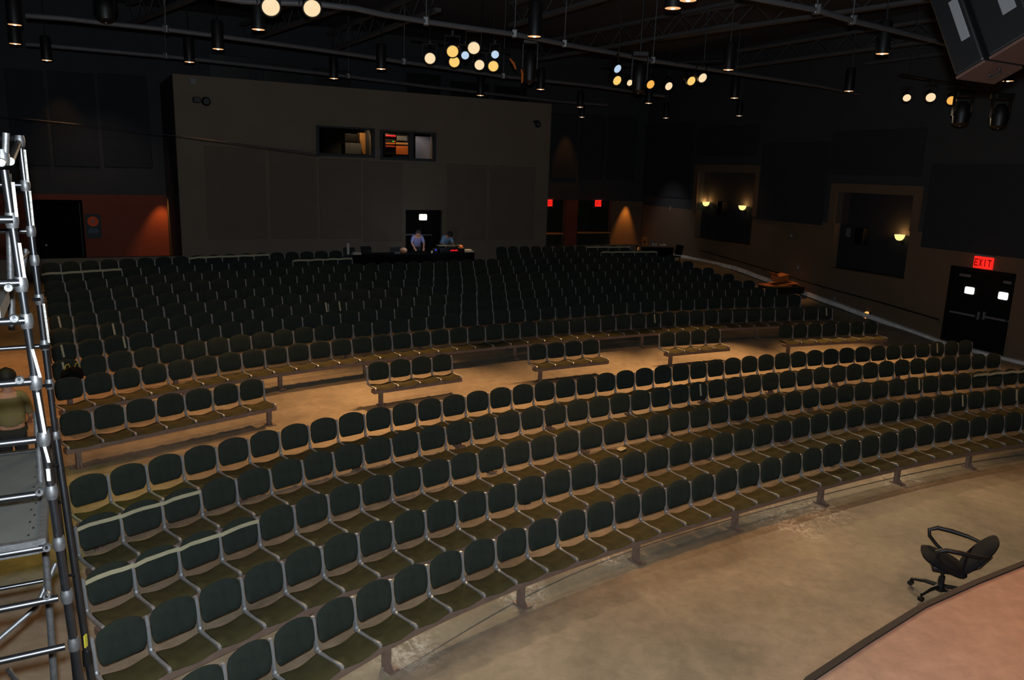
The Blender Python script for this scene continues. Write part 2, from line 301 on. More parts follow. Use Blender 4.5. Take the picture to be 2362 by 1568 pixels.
# dark green rooms behind the openings with counters
b = MB(); b.box(lopen - 1.2, ropen + .3, 2.2, 2.35, 0, otop + .3); b.box(lopen - 1.2, ropen + .3, .25, 2.2, otop + .05, otop + .2); b.box(ropen + .15, ropen + .3, .25, 2.2, 0, otop); b.box(lopen - 1.2, lopen - 1.05, .25, 2.2, 0, otop)
struct(b.build('wall_lobby', 'green', T=BACK.mat()), 'dark green lobby walls behind the openings')
for k, (x0, x1, y0) in enumerate(((lopen - .8, rp0 - .15, 537), (rp1 + .05, ropen - .1, 535))):
    zc = BACK.hit(1300 if k == 0 else 1370, y0)[1]; e = empty('counter', BACK.mat()); b = MB(); b.box(x0, x1, -.15, .35, zc - .06, zc, bev=.01); b.build('countertop', 'beige', e)
    b = MB(); b.box(x0 + .05, x1 - .05, .0, .3, 1.55, zc - .06); b.build('cabinet_body', 'green', e); tag(e, 'pale-topped dark counter in the ' + ('left' if k == 0 else 'right') + ' opening under an exit sign', 'counter', 'counters in the openings')
# right wall with two niches and the double door
n1 = RIGHT.hit(1614, 393); n1b = RIGHT.hit(1746, 393); n2 = RIGHT.hit(1934, 440); n2b = RIGHT.hit(2112, 440)
nz1 = (RIGHT.hit(1680, 560)[1], RIGHT.hit(1680, 397)[1]); nz2 = (RIGHT.hit(2010, 632)[1], RIGHT.hit(2020, 447)[1])
dd0 = RIGHT.hit(2196, 620)[0]; dd1 = RIGHT.hit(2342, 640)[0]; dz = RIGHT.hit(2270, 624)[1]
H1 = (min(n1[0], n1b[0]), max(n1[0], n1b[0]), *nz1); H2 = (min(n2[0], n2b[0]), max(n2[0], n2b[0]), *nz2); HD = (min(dd0, dd1), max(dd0, dd1), .0, dz)
kk = RIGHT.hit(1480, 500)[0]; aN, aF = 18., kk - .1
zbn = [RIGHT.hit(x, y)[1] for x, y in ((1540, 455), (1840, 513), (2260, 577))]; ab_ = [RIGHT.hit(x, 480)[0] for x in (1612, 1757, 1926, 2148)]; ZB = sum(zbn) / 3
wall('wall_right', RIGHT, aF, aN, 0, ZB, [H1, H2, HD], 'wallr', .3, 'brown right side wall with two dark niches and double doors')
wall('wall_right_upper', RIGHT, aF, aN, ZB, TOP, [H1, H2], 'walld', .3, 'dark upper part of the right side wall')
for Hn, nm in ((H1, 'trim_2'), (H2, 'trim_3')):
    b = MB(); b.box(Hn[0] - .1, Hn[1] + .1, .62, .72, Hn[2] - .2, Hn[3] + .2)
    for z0, z1 in ((Hn[2] - .2, Hn[2]), (Hn[3], Hn[3] + .2)): b.box(Hn[0] - .1, Hn[1] + .1, .3, .62, z0, z1)
    for x0, x1 in ((Hn[0] - .15, Hn[0]), (Hn[1], Hn[1] + .15)): b.box(x0, x1, .3, .62, Hn[2], Hn[3])
    struct(b.build(nm, 'niche', T=RIGHT.mat()), 'dark niche lining in the right wall')
    b = MB(); w = .32; t = .06
    b.box(Hn[0] - w, Hn[0], -t, 0, ZB - .02, Hn[3] + w); b.box(Hn[1], Hn[1] + w, -t, 0, ZB - .02, Hn[3] + w); b.box(Hn[0], Hn[1], -t, 0, Hn[3], Hn[3] + w)
    struct(b.build('trim_' + ('4' if nm == 'trim_2' else '5'), 'wallr', T=RIGHT.mat()), 'raised brown frame around a niche')
# plinth strip along the foot of the right wall
def wallfloor(a): p = RIGHT.pt(a, 0); return groundz(p.x, p.y)
def groundz(x_, y_):                             # height of the raked floor at a place
    p = Vector((x_, y_, 0)); fi = np.arange(-4, 50, .25); c, h = curve(7, fi); dd = np.hypot(c[:, 0] - p.x, c[:, 1] - p.y); k = int(np.argmin(dd)); sgn = (p.x - c[k, 0]) * -math.sin(h[k]) + (p.y - c[k, 1]) * math.cos(h[k]); return zfloor(sgn)
b = MB(); fr = []
for a in np.arange(-20, 3.3, .8):
    fr.append((RIGHT.pt(float(a), wallfloor(float(a)) + random.uniform(-.01, .01)), RIGHT.n, Vector((0, 0, 1))))
b.sweep(fr, [(0, -.05), (.16, -.05), (.14, .09), (0, .10)]); struct(b.build('baseboard_right', 'plaster'), 'pale unfinished concrete strip along the right wall')
# side walls out of frame and front wall behind the camera keep the light in
LEFTW = Plane(-19.5, 27, 123)
for nm, pl, a0, a1 in (('wall_left', LEFTW, -40, 12),):
    b = MB(); b.box(a0, a1, -.25, 0, 0, TOP); struct(b.build(nm, 'walld', T=pl.mat()), 'dark left side wall')
b = MB(); b.add([(-40, -12, TOP), (45, -12, TOP), (45, 60, TOP), (-40, 60, TOP)], [(0, 1, 2, 3)]); struct(b.build('ceiling', 'ceil', fix=False), 'dark roof deck above the joists')
# low parapets behind the last row
pzl = BOX.hit(240, 594)[1]; pzr = BOX.hit(1360, 566)[1]
b = MB(); b.box(BOX.hit(-60, 600)[0], bL, 0, .2, 0, pzl); struct(b.build('wall_parapet_left', 'wall', T=BOX.mat()), 'low parapet left of the booth')
b = MB(); pr1 = BOX.hit(1468, 570)[0]; b.box(bR, pr1, 0, .2, 0, pzr - .05); b.box(bR, pr1, -.04, .24, pzr - .05, pzr); struct(b.build('wall_parapet_right', 'wall', T=BOX.mat()), 'low capped parapet right of the booth')
# ------------------------------------------------------------------ acoustic panels
def panel(pl, x0, y0, x1, y1, m, label, group=None, off=.06):
    a, zt = pl.hit(x0, y0); c, _ = pl.hit(x1, y0); zb = pl.hit((x0 + x1) / 2, y1)[1]; zt = pl.hit((x0 + x1) / 2, y0)[1]; a, c = min(a, c), max(a, c)
    b = MB(); b.box(0, c - a, -off, 0, 0, zt - zb, bev=.015); o = b.build('acoustic_panel', m, T=pl.mat(a, zb)); return tag(o, label, 'acoustic panel', group)
pos = ['beside the left edge of the booth', 'second from the booth', 'third from the booth']
for k, (x0, x1, y0, y1) in enumerate(((225, 338, 172, 385), (108, 215, 166, 383), (8, 98, 160, 380))): panel(BACK, x0, y0, x1, y1, 'panel', 'tall dark upper panel on the left back wall, ' + pos[k], 'upper panels left of the booth')
for k, (x0, x1, y0, y1) in enumerate(((1275, 1333, 262, 412), (1340, 1398, 265, 414), (1405, 1470, 268, 416))): panel(BACK, x0, y0, x1, y1, 'panel', 'dark panel above the exit signs, ' + ['next to the booth', 'middle one', 'next to the corner'][k], 'panels above the exit openings')
for k, (x0, x1, y0, y1) in enumerate(((470, 610, 340, 552), (620, 728, 345, 550), (736, 832, 368, 550), (838, 928, 374, 556), (1030, 1122, 380, 553), (1130, 1235, 384, 553))):
    panel(BOX, x0, y0, x1, y1, 'panelb', 'faint brown panel on the booth wall, %s from its left edge' % ordn(k + 1), 'brown booth wall panels', .03)
for k, (x0, x1, y0, y1) in enumerate(((480, 574, 128, 192), (606, 697, 150, 206), (722, 808, 160, 222), (936, 1016, 170, 236), (1036, 1128, 190, 246), (1140, 1215, 200, 255))):
    panel(BACK, x0, y0, x1, y1, 'black', 'black panel above the booth roof, %s from the left' % ordn(k + 1), 'black panels above the booth')
for k, (x0, x1, y0, y1) in enumerate(((1482, 1606, 285, 455), (1762, 1918, 330, 514), (2152, 2420, 380, 588), (1612, 1755, 290, 360), (1925, 2140, 300, 405))):
    panel(RIGHT, x0, y0, x1, y1, 'panel', ['dark panel on the right wall in the far corner', 'dark panel between the two wall niches', 'wide dark panel above the exit sign and double doors', 'short dark panel over the niche with two sconces', 'short dark panel over the niche with one sconce'][k], 'dark right wall panels')
# ------------------------------------------------------------------ booth windows
def booth_window(n, Hn, label):
    a, c, z0, z1 = Hn; e = struct(empty('window_%d' % n, BOX.mat(a, z0)), label); w = c - a; h = z1 - z0; t = .10
    b = MB(); b.box(-t * .4, w + t * .4, -.05, .05, -t, 0); b.box(-t * .4, w + t * .4, -.05, .05, h, h + t * .6); b.box(-t, 0, -.05, .05, -t, h + t * .6); b.box(w, w + t, -.05, .05, -t, h + t * .6)
    b.build('window_frame', 'walld', e); b = MB(); b.box(.0, w, .12, .13, 0, h); b.build('pane', 'glass', e); return e, w, h
e1, W1, h1 = booth_window(1, w1, 'left booth window, mostly dark inside'); e2, W2, h2 = booth_window(2, w2, 'right booth window with lit racks and pale door')
b = MB(); x0 = min(w1[0], w2[0]) - .5; x1 = max(w1[1], w2[1]) + .5; z0 = w1[2] - .5; z1 = w1[3] + .6
b.box(x0, x1, 2.2, 2.35, z0, z1); b.box(x0, x1, .3, 2.2, z0 - .1, z0); b.box(x0, x1, .3, 2.2, z1, z1 + .1); b.box(x0 - .1, x0, .3, 2.35, z0, z1); b.box(x1, x1 + .1, .3, 2.35, z0, z1); mid = (w1[1] + w2[0]) / 2; b.box(mid - .05, mid + .05, .3, 2.2, z0, z1)
struct(b.build('wall_booth_room', 'walld', T=BOX.mat()), 'inside of the control booth')
def inbox(pl, x0, y0, x1, y1, off, dep, m, name='', parent=None):      # box behind a wall plane filling a picture rectangle
    a, zt = pl.hit(x0, y0, -off); c, zb = pl.hit(x1, y1, -off); s = MB(); s.box(0, abs(c - a), 0, dep, 0, abs(zt - zb), bev=.008); return s.build(name, m, parent, T=pl.mat(min(a, c), min(zb, zt), -off))
t = inbox(BOX, 795, 308, 829, 327, 1.0, .12, 'black', 'monitor'); tag(t, 'dark screen inside the left booth window', 'monitor')
t = inbox(BOX, 796, 329, 834, 356, 1.0, .5, 'grey', 'equipment_cabinet'); tag(t, 'grey cabinet below the screen in the left booth window', 'cabinet')
t = inbox(BOX, 830, 306, 850, 356, 1.25, .3, 'beige', 'tall_cupboard'); tag(t, 'tan upright cupboard at the right of the left booth window', 'cupboard')
rk = empty('equipment_rack', BOX.mat()); tag(rk, 'open equipment rack with red and green lights in the right booth window', 'rack')
inbox(BOX, 888, 308, 943, 358, .95, .4, 'black', 'rack_body', rk).matrix_parent_inverse = rk.matrix_world.inverted()
for (ax, ay, bx, by, m, nm) in ((890, 311, 913, 315, 'e_red', 'led_strip'), (890, 329, 912, 333, 'orange', 'rack_unit'), (890, 335, 912, 340, 'rackred', 'rack_unit'), (914, 328, 941, 334, 'beige', 'rack_unit'), (914, 336, 941, 357, 'orange', 'rack_unit'), (906, 325, 909, 327, 'e_grn', 'green_light'), (910, 325, 912, 327, 'e_red', 'red_light'), (920, 338, 936, 350, 'black', 'speaker_grille'), (916, 313, 939, 325, 'grey', 'rack_unit')):
    inbox(BOX, ax, ay, bx, by, .86, .04, m, nm, rk).matrix_parent_inverse = rk.matrix_world.inverted()
t = inbox(BOX, 959, 314, 993, 372, 1.3, .06, 'dooroff', 'interior_door'); tag(t, 'pale grey door seen through the right booth window', 'door')
for xx in (964, 987): inbox(BOX, xx, 318, xx + 3, 372, 1.28, .02, 'black', 'dark_strip', t).matrix_parent_inverse = t.matrix_world.inverted()
b = MB(); mx = BOX.hit(949, 330)[0]; b.box(mx - .09, mx + .09, 0, .12, w2[2], w2[3]); struct(b.build('window_3', 'walld', T=BOX.mat()), 'mullion of the right booth window')
lb = BOX.pt(BOX.hit(915, 300)[0], w2[3] + .3, -.5); spot('booth_lamp', lb, lb + Vector((-.1, .3, -1)), 45, WARM2, 140, .5, .05)
lb = BOX.pt(BOX.hit(975, 300)[0], w2[3] + .3, -.5); spot('booth_lamp', lb, lb + Vector((.1, .3, -1)), 14, (1, .9, .9), 120, .5, .05)
lb = BOX.pt(BOX.hit(835, 300)[0], w1[3] + .3, -.6); spot('booth_lamp', lb, lb + Vector((.1, .3, -1)), 32, WARM2, 120, .5, .05)
# ------------------------------------------------------------------ doors
def leaf(pl, x0, x1, z0, z1, parent, name='door_leaf', m='door'):
    b = MB(); b.box(x0, x1, .06, .11, z0, z1, bev=.006); return b.build(name, m, parent)
def lit_window(b_, x0, z0, w, h, y, m, parent):
    b = MB(); r = min(w, h) * .18; pts = []
    for cx, cz, a0 in ((x0 + w - r, z0 + h - r, 0), (x0 + r, z0 + h - r, 90), (x0 + r, z0 + r, 180), (x0 + w - r, z0 + r, 270)):
        for k in range(5): a = math.radians(a0 + k * 22.5); pts.append((cx + r * math.cos(a), cz + r * math.sin(a)))
    k = len(pts); b.add([(x, y, z) for x, z in pts] + [(x, y + .02, z) for x, z in pts], [tuple(range(k)), tuple(reversed(range(k, 2 * k)))] + [(i, (i + 1) % k, k + (i + 1) % k, k + i) for i in range(k)]); return b.build('lit_window', m, parent)
d1 = struct(empty('door_1', BOX.mat()), 'booth door with a small bright window'); xm = (dr[0] + dr[1]) / 2
leaf(BOX, dr[0] + .03, xm - .005, 1.62, dr[3] - .03, d1); l2 = leaf(BOX, xm + .005, dr[1] - .03, 1.62, dr[3] - .03, d1)
wa, wz = BOX.hit(968, 508); wb, wz2 = BOX.hit(986, 494); lit_window(None, wa, wz, wb - wa, wz2 - wz, .045, 'e_wing', d1)
for x_, y_ in ((948, 541), (984, 542)):
    a, z = BOX.hit(x_, y_); b = MB(); b.box(a - .25, a + .25, .0, .05, z - .03, z + .03, bev=.01); b.build('push_bar', 'steel_dull', d1)
b = MB(); b.box(dr[0] - .1, dr[1] + .1, .3, .32, 0, dr[3]); struct(b.build('trim_6', 'black', T=BOX.mat()))
d2 = struct(empty('door_2', BACK.mat()), 'black door in the red back wall'); leaf(BACK, doorL[0] + .05, doorL[1] - .05, 1.62, doorL[3] - .04, d2, m='doorblack')
a, z = BACK.hit(107, 565); b = MB(); T = BACK.mat(a, z, 0) @ Matrix.Rotation(math.pi / 2, 4, 'X'); b.lathe([(.05, -.06), (.05, -.04), (.02, -.03), (.02, .02), (.045, .04), (.05, .07), (.03, .09)], T, 12)
kn = b.build('door_knob', 'steel'); kn.parent = d2; kn.matrix_parent_inverse = d2.matrix_world.inverted()
b = MB(); b.box(doorL[0] - .1, doorL[1] + .1, .25, .27, 0, doorL[3]); struct(b.build('trim_7', 'black', T=BACK.mat()))
b = MB(); b.box(doorL[0] - .06, doorL[0] + .03, -.03, .12, 1.6, doorL[3] + .06); b.box(doorL[1] - .03, doorL[1] + .06, -.03, .12, 1.6, doorL[3] + .06); b.box(doorL[0] + .03, doorL[1] - .03, -.03, .12, doorL[3] - .04, doorL[3] + .06); b.build('door_frame', 'doorblack', d2)
d3 = struct(empty('door_3', RIGHT.mat()), 'dark double doors with two bright windows under the exit sign'); fz = .55; xm = (HD[0] + HD[1]) / 2
for x0, x1 in ((HD[0] + .06, xm - .01), (xm + .01, HD[1] - .06)): leaf(RIGHT, x0, x1, fz, HD[3] - .08, d3)
b = MB(); b.box(HD[0] - .02, HD[0] + .06, -.04, .15, .4, HD[3]); b.box(HD[1] - .06, HD[1] + .02, -.04, .15, .4, HD[3]); b.box(HD[0] - .02, HD[1] + .02, -.04, .15, HD[3] - .08, HD[3] + .03); b.build('door_frame', 'door', d3)
for (xa, ya, xb, yb) in ((2222, 676, 2246, 660), (2299, 689, 2324, 672)):
    a, z = RIGHT.hit(xa, ya); c, _ = RIGHT.hit(xb, yb); z2 = RIGHT.hit(xa, yb)[1]; lit_window(None, min(a, c), min(z, z2), abs(c - a), abs(z2 - z), .04, 'e_win', d3)
for (xa, ya, xb) in ((2192, 717, 2250), (2268, 729, 2330)):
    a, z = RIGHT.hit(xa, ya); c, _ = RIGHT.hit(xb, ya); b = MB(); b.box(min(a, c), max(a, c), -.04, .06, z - .04, z + .02, bev=.015); b.build('push_bar', 'grey', d3)
for (xa, ya, xb) in ((2214, 633, 2238), (2315, 650, 2342)):
    a, z = RIGHT.hit(xa, ya); c, _ = RIGHT.hit(xb, ya); b = MB(); b.box(min(a, c), max(a, c), -.02, .06, z - .04, z + .04, bev=.01); b.build('door_closer', 'grey', d3)
for xx in (2256, 2269):
    a, z = RIGHT.hit(xx, 728); b = MB(); b.box(a - .02, a + .02, -.03, .06, z - .12, z + .12, bev=.01); b.build('pull_handle', 'grey', d3)
b = MB(); b.box(HD[0] - .1, HD[1] + .1, .3, .32, 0, HD[3]); struct(b.build('trim_8', 'black', T=RIGHT.mat()))
# ------------------------------------------------------------------ exit signs
def exit_sign(pl, px, py, w, h, label, off=.0, letters=True):
    a, z = pl.hit(px, py, off); e = empty('exit_sign', pl.mat(a, z, off)); tag(e, label, 'exit sign', 'red exit signs')
    b = MB(); b.box(-w / 2, w / 2, -.02, .04, -h / 2, h / 2, bev=.01); b.build('sign_face', 'e_exit', e)
    b = MB(); b.box(-w / 2 - .01, w / 2 + .01, -.03, .05, h / 2 + .005, h / 2 + .07, bev=.008); b.build('sign_cap', 'grey', e)
    L = {'E': [(0, 0, .22, 1), (0, 0, 1, .18), (0, .41, .8, .59), (0, .82, 1, 1)], 'I': [(.38, 0, .62, 1)], 'T': [(.38, 0, .62, 1), (0, .82, 1, 1)]}
    lw = w * .19; lh = h * .62; b = MB(); x = -w * .44; y0, y1 = -.032, -.024
    for ch in 'EXIT':
        if ch == 'X':
            for s_ in (1, -1):
                q = [(.0, 0), (.25, 0), (1, 1), (.75, 1)]; q = [((u if s_ > 0 else 1 - u) * lw + x, v * lh - lh / 2) for u, v in q]
                b.add([(u, y0, v) for u, v in q] + [(u, y1, v) for u, v in q], [(0, 1, 2, 3), (4, 5, 6, 7), (0, 1, 5, 4), (1, 2, 6, 5), (2, 3, 7, 6), (3, 0, 4, 7)])
        else:
            for u0, v0, u1, v1 in L[ch]: b.box(x + u0 * lw, x + u1 * lw, y0, y1, v0 * lh - lh / 2, v1 * lh - lh / 2)
        x += w * .235
    b.build('lettering', 'e_exitd', e)
    p = pl.pt(a, z - .1, off + .25); l = bpy.data.lights.new('exit_glow', 'POINT'); l.energy = 1.0; l.color = (1, .05, .02); l.shadow_soft_size = .1; lo = bpy.data.objects.new('exit_glow', l); COL.objects.link(lo); lo.location = p
exit_sign(RIGHT, 2268, 606, .62, .36, 'red exit sign above the double doors in the right wall', .05)
exit_sign(BACK, 1267, 468, .36, .32, 'small red exit sign touching the edge of the booth', .10)
exit_sign(BACK, 1380, 469, .36, .32, 'small red exit sign over the right back opening', .10)
# ------------------------------------------------------------------ wall fittings
def sconce(px, py, label):
    off = -.62; a, z = RIGHT.hit(px, py, off + .16); e = empty('wall_sconce', RIGHT.mat(a, z, off)); tag(e, label, 'wall lamp', 'glowing wall sconces')
    T = Matrix.Translation((0, -.20, 0)); b = MB(); b.lathe([(.03, -.13), (.09, -.11), (.14, -.05), (.17, .05), (.175, .07), (.16, .07), (.12, -.03), (.02, -.09)], T, 20); b.build('glass_bowl', 'e_sconce', e, smooth=True)
    b = MB(); b.tube([(0, -.02, -.18), (0, -.10, -.19), (0, -.18, -.16), (0, -.20, -.12)], .018, 8); b.box(-.05, .05, -.03, 0, -.27, -.10, bev=.01); b.build('bracket', 'black', e)
    p = RIGHT.pt(a, z + .10, off + .20); l = bpy.data.lights.new('sconce_lamp', 'POINT'); l.energy = 16; l.color = (1, .46, .12); l.shadow_soft_size = .05; lo = bpy.data.objects.new('sconce_lamp', l); COL.objects.link(lo); lo.location = p
sconce(1630, 469, 'glowing sconce left of the speaker in the far niche'); sconce(1714, 478, 'glowing sconce right of the speaker in the far niche'); sconce(2077, 546, 'single glowing sconce in the near niche')
def wall_box(pl, px, py, w, h, d, m, name, label, cat, group=None, off=0, T2=None):
    a, z = pl.hit(px, py, off); e = empty(name, pl.mat(a, z, off)); tag(e, label, cat, group)
    b = MB(); b.box(-w / 2, w / 2, -d, 0, -h / 2, h / 2, bev=min(.02, d * .3)); b.build('body', m, e); return e
for (px, py, t_) in ((1672, 480, 'far niche between two sconces'), (1995, 545, 'near niche left of its sconce')):
    e = wall_box(RIGHT, px, py, .42, .62, .3, 'black', 'wall_speaker', 'black wall speaker in the ' + t_, 'speaker', 'black niche speakers', -.62)
    b = MB(); b.box(-.18, .18, -.31, -.30, -.27, .27, bev=.003); b.build('grille', 'blackfab', e)
for (px, py, w, h, t_) in ((1547, 480, .12, .2, 'beside the far niche, high on the wall'), (1826, 543, .16, .14, 'between the two niches'), (1842, 617, .1, .16, 'above the cardboard pile'), (1926, 688, .1, .14, 'low below the near niche')):
    e = wall_box(RIGHT, px, py, w, h, .025, 'grey', 'wall_plate', 'small pale wall plate ' + t_, 'wall plate', 'pale wall plates on the right'); b = MB(); b.box(-w * .15, w * .15, -.035, -.025, -h * .2, h * .2); b.build('switch', 'white', e)
e = wall_box(RIGHT, 1957, 536, .2, .32, .02, 'grey', 'wall_notice', 'pale grey notice at the left edge of the near niche', 'notice', None, -.60)
for (px, py, t_) in ((1665, 624, 'far amber step light low on the right wall'), (2002, 726, 'near amber step light low on the right wall')):
    a, z = RIGHT.hit(px, py); e = empty('step_light', RIGHT.mat(a, z)); tag(e, t_, 'step light', 'amber step lights')
    b = MB(); b.box(-.16, .16, -.07, 0, .0, .1, bev=.02); b.build('hood', 'black', e); b = MB(); b.lathe([(.02, .02), (.07, .014), (.075, 0)], Matrix.Translation((0, -.075, .06)) @ Matrix.Rotation(math.radians(50), 4, 'X') @ Matrix.Scale(1.4, 4, (1, 0, 0)), 16); b.build('lens', 'e_step', e)
    p = RIGHT.pt(a, z - .1, .1); spot('step_lamp', p, p + Vector((0, 0, -1)) + RIGHT.n * .3, 3, AMBER, 120, .8, .03)
# handrail on the right wall
e = empty('handrail'); tag(e, 'long dark handrail sloping along the right wall', 'handrail'); pa = []
for px, py in ((1615, 577), (1760, 619), (1900, 662), (2040, 700), (2165, 737)): a, z = RIGHT.hit(px, py, .09); pa.append(RIGHT.pt(a, z, .09))
b = MB(); b.tube(pa, .024, 10); b.build('rail', 'black', e, smooth=True)
for p in pa: b = MB(); b.tube([p + Vector((0, 0, -.01)), p + Vector((0, 0, -.07)), p - RIGHT.n * .088 + Vector((0, 0, -.08))], .01, 6); b.build('bracket', 'black', e)
# booth wall fittings
a, z = BOX.hit(446, 187); wall_box(BOX, 446, 187, .2, .2, .04, 'grey', 'wall_plate', 'small grey plate high at the left of the booth wall', 'wall plate')
e = wall_box(BOX, 452, 231, .22, .18, .3, 'black', 'video_projector', 'black projector bracketed on the upper left booth wall', 'projector')
b = MB(); T = Matrix.Translation((.28, -.28, -.04)) @ Matrix.Rotation(math.pi / 2, 4, 'X'); b.lathe([(.1, -.2), (.14, -.12), (.15, .02), (.10, .08)], T, 16); b.build('lens_housing', 'black', e)
e = wall_box(BOX, 1233, 281, .14, .1, .3, 'black', 'security_camera', 'black dome camera at the upper right of the booth wall', 'camera')
b = MB(); b.lathe([(.11, .02), (.13, -.04), (.12, -.12), (.08, -.18), (.02, -.2)], Matrix.Translation((0, -.28, -.04)), 16); b.build('dome', 'black', e, smooth=True)
b = MB(); b.lathe([(.02, 0), (.03, -.01), (.01, -.03)], Matrix.Translation((-.03, -.40, -.12)), 10); b.build('lens', 'white', e)
for px, w in ((866, .1), (875, .08)): wall_box(BOX, px, 351, w, .22, .04, 'grey', 'wall_plate', 'small grey plate between the two booth windows, ' + ('left one' if px < 870 else 'right one'), 'wall plate', 'plates between the booth windows')
# poster
a0, zt = BACK.hit(195, 494); a1, _ = BACK.hit(231, 494); zb = BACK.hit(213, 549)[1]; pw = a1 - a0; ph = zt - zb
e = empty('wall_poster', BACK.mat((a0 + a1) / 2, zb)); tag(e, 'dark poster with an orange disc on the red wall beside the left door', 'poster')
b = MB(); b.box(-pw / 2, pw / 2, -.02, 0, 0, ph); b.build('sheet', 'poster', e)
b = MB(); T = Matrix.Translation((0, -.02, ph * .70)) @ Matrix.Rotation(math.pi / 2, 4, 'X'); b.lathe([(pw * .36, 0), (pw * .36, .006)], T, 28); b.build('orange_disc', 'posterorange', e)
b = MB(); pts = [(pw * (.15 if k % 2 == 0 else .07) * math.sin(k * math.pi / 5), ph * .70 + pw * (.15 if k % 2 == 0 else .07) * math.cos(k * math.pi / 5)) for k in range(10)]
b.add([(x, -.029, z) for x, z in pts] + [(x, -.026, z) for x, z in pts], [tuple(range(10)), tuple(range(10, 20))] + [(k, (k + 1) % 10, 10 + (k + 1) % 10, 10 + k) for k in range(10)]); b.build('star_emblem', 'posterblue', e)
b = MB()
for k, ww in enumerate((.5, .7, .74, .6)):
    x = -pw * ww / 2
    while x < pw * ww / 2 - .03: l = random.uniform(.04, .1); b.box(x, min(x + l, pw * ww / 2), -.025, -.0201, ph * (.38 - k * .06), ph * (.40 - k * .06) + .008); x += l + .025
b.build('text_lines', 'posterblue', e)
# ------------------------------------------------------------------ ceiling: joists, pipes
def poly_pipe(name, pts, z, r, label, cat, m='pipe', n=10, group=None):
    P3 = [at_z(x, y, z) for x, y in pts]; b = MB(); b.tube(P3, r, n); o = b.build(name, m, smooth=True); tag(o, label, cat, group); return P3
ZP = CAMZ + 2.9; ZL = CAMZ + 2.5
PP = []
PP.append(poly_pipe('rig_pipe', [(400, -22), (560, 3), (727, 9), (817, 19), (881, 33), (983, 50), (1059, 61), (1187, 79), (1302, 102), (1404, 120), (1506, 140), (1659, 163), (1800, 184), (1890, 198), (1984, 217)], ZP, .055, 'long grey rigging pipe crossing above the central light cluster', 'rigging pipe', group='curved rigging pipes'))
PP.append(poly_pipe('rig_pipe', [(1700, -12), (1775, 2), (1884, 23), (1966, 48), (2055, 69), (2157, 94), (2260, 120)], ZP, .05, 'nearest grey rigging pipe at upper right, left of the hanging speakers', 'rigging pipe', group='curved rigging pipes'))
PP.append(poly_pipe('rig_pipe', [(60, 36), (153, 43), (255, 55), (383, 68), (510, 84), (600, 96), (702, 110), (830, 128), (932, 143), (1034, 157), (1161, 176), (1238, 184), (1378, 199), (1532, 222)], ZP, .055, 'grey rigging pipe crossing the upper left below the longest one', 'rigging pipe', group='curved rigging pipes'))
PP.append(poly_pipe('rig_pipe', [(60, 102), (128, 107), (383, 130), (510, 143), (600, 153), (804, 176), (983, 199), (1187, 222), (1290, 234), (1400, 242)], ZP, .06, 'farthest grey rigging pipe just above the booth roof', 'rigging pipe', group='curved rigging pipes'))
ZJ = ZP + .9
for k, (q0, q1) in enumerate((((1180, 62), (1480, -25)), ((1500, 96), (2170, 0)), ((1700, 158), (2420, 62)), ((560, 100), (800, 18)), ((760, 120), (1010, 26)), ((1240, 140), (1700, 60)), ((300, 58), (470, -10)), ((2000, 150), (2400, 98)))):
    a = at_z(*q0, ZJ); c = at_z(*q1, ZJ); d = (c - a).normalized(); sd = Vector((-d.y, d.x, 0)); b = MB(); up = Vector((0, 0, 1))
    for zz in (0, .55): b.sweep([(a + up * zz, sd, up), (c + up * zz, sd, up)], [(-.09, 0), (.09, 0), (.09, .08), (-.09, .08)])
    L = (c - a).length; nb = max(2, int(L / .55)); web = []
    for i in range(nb + 1): web.append(a + d * (L * i / nb) + up * (.05 if i % 2 else .55))
    b2 = MB(); b2.tube(web, .015, 6); e = empty('roof_joist'); b.build('chord', 'joist', e); b2.build('web_bar', 'joist', e); tag(e, 'dark steel roof joist, %s counted from the upper left' % ordn([6, 7, 8, 2, 3, 5, 1, 4][k] if k != 7 else 9), 'roof joist', 'open web roof joists')
# hanging rods and clamps on pipes
for k, (pi_, f) in enumerate(((0, .36), (0, .52), (0, .62), (0, .78), (1, .35), (1, .62), (2, .3), (2, .62), (2, .8), (3, .3), (3, .6))):
    q = PP[pi_]; i = int(f * (len(q) - 1)); p = q[i]; e = empty('pipe_hanger', loc=p); tag(e, 'thin hanger rod and clamp holding a rigging pipe', 'hanger', 'pipe hangers')
    b = MB(); b.box(-.06, .06, -.07, .07, -.07, .10, bev=.02); b.build('clamp', 'steel_dull', e); b = MB(); b.tube([(0, 0, .1), (.02, 0, TOP - p.z)], .012, 6); b.build('rod', 'pipe', e)
# thin cable across the hall
b = MB(); q = [at_y(x, y, 22) for x, y in ((-80, 262), (0, 268), (200, 289), (420, 315), (560, 333), (735, 356))]; b.tube(q, .012, 6); tag(b.build('overhead_cable', mat('cable_violet', (40, 38, 52), .6)), 'thin dark cable strung across the left of the hall', 'cable')
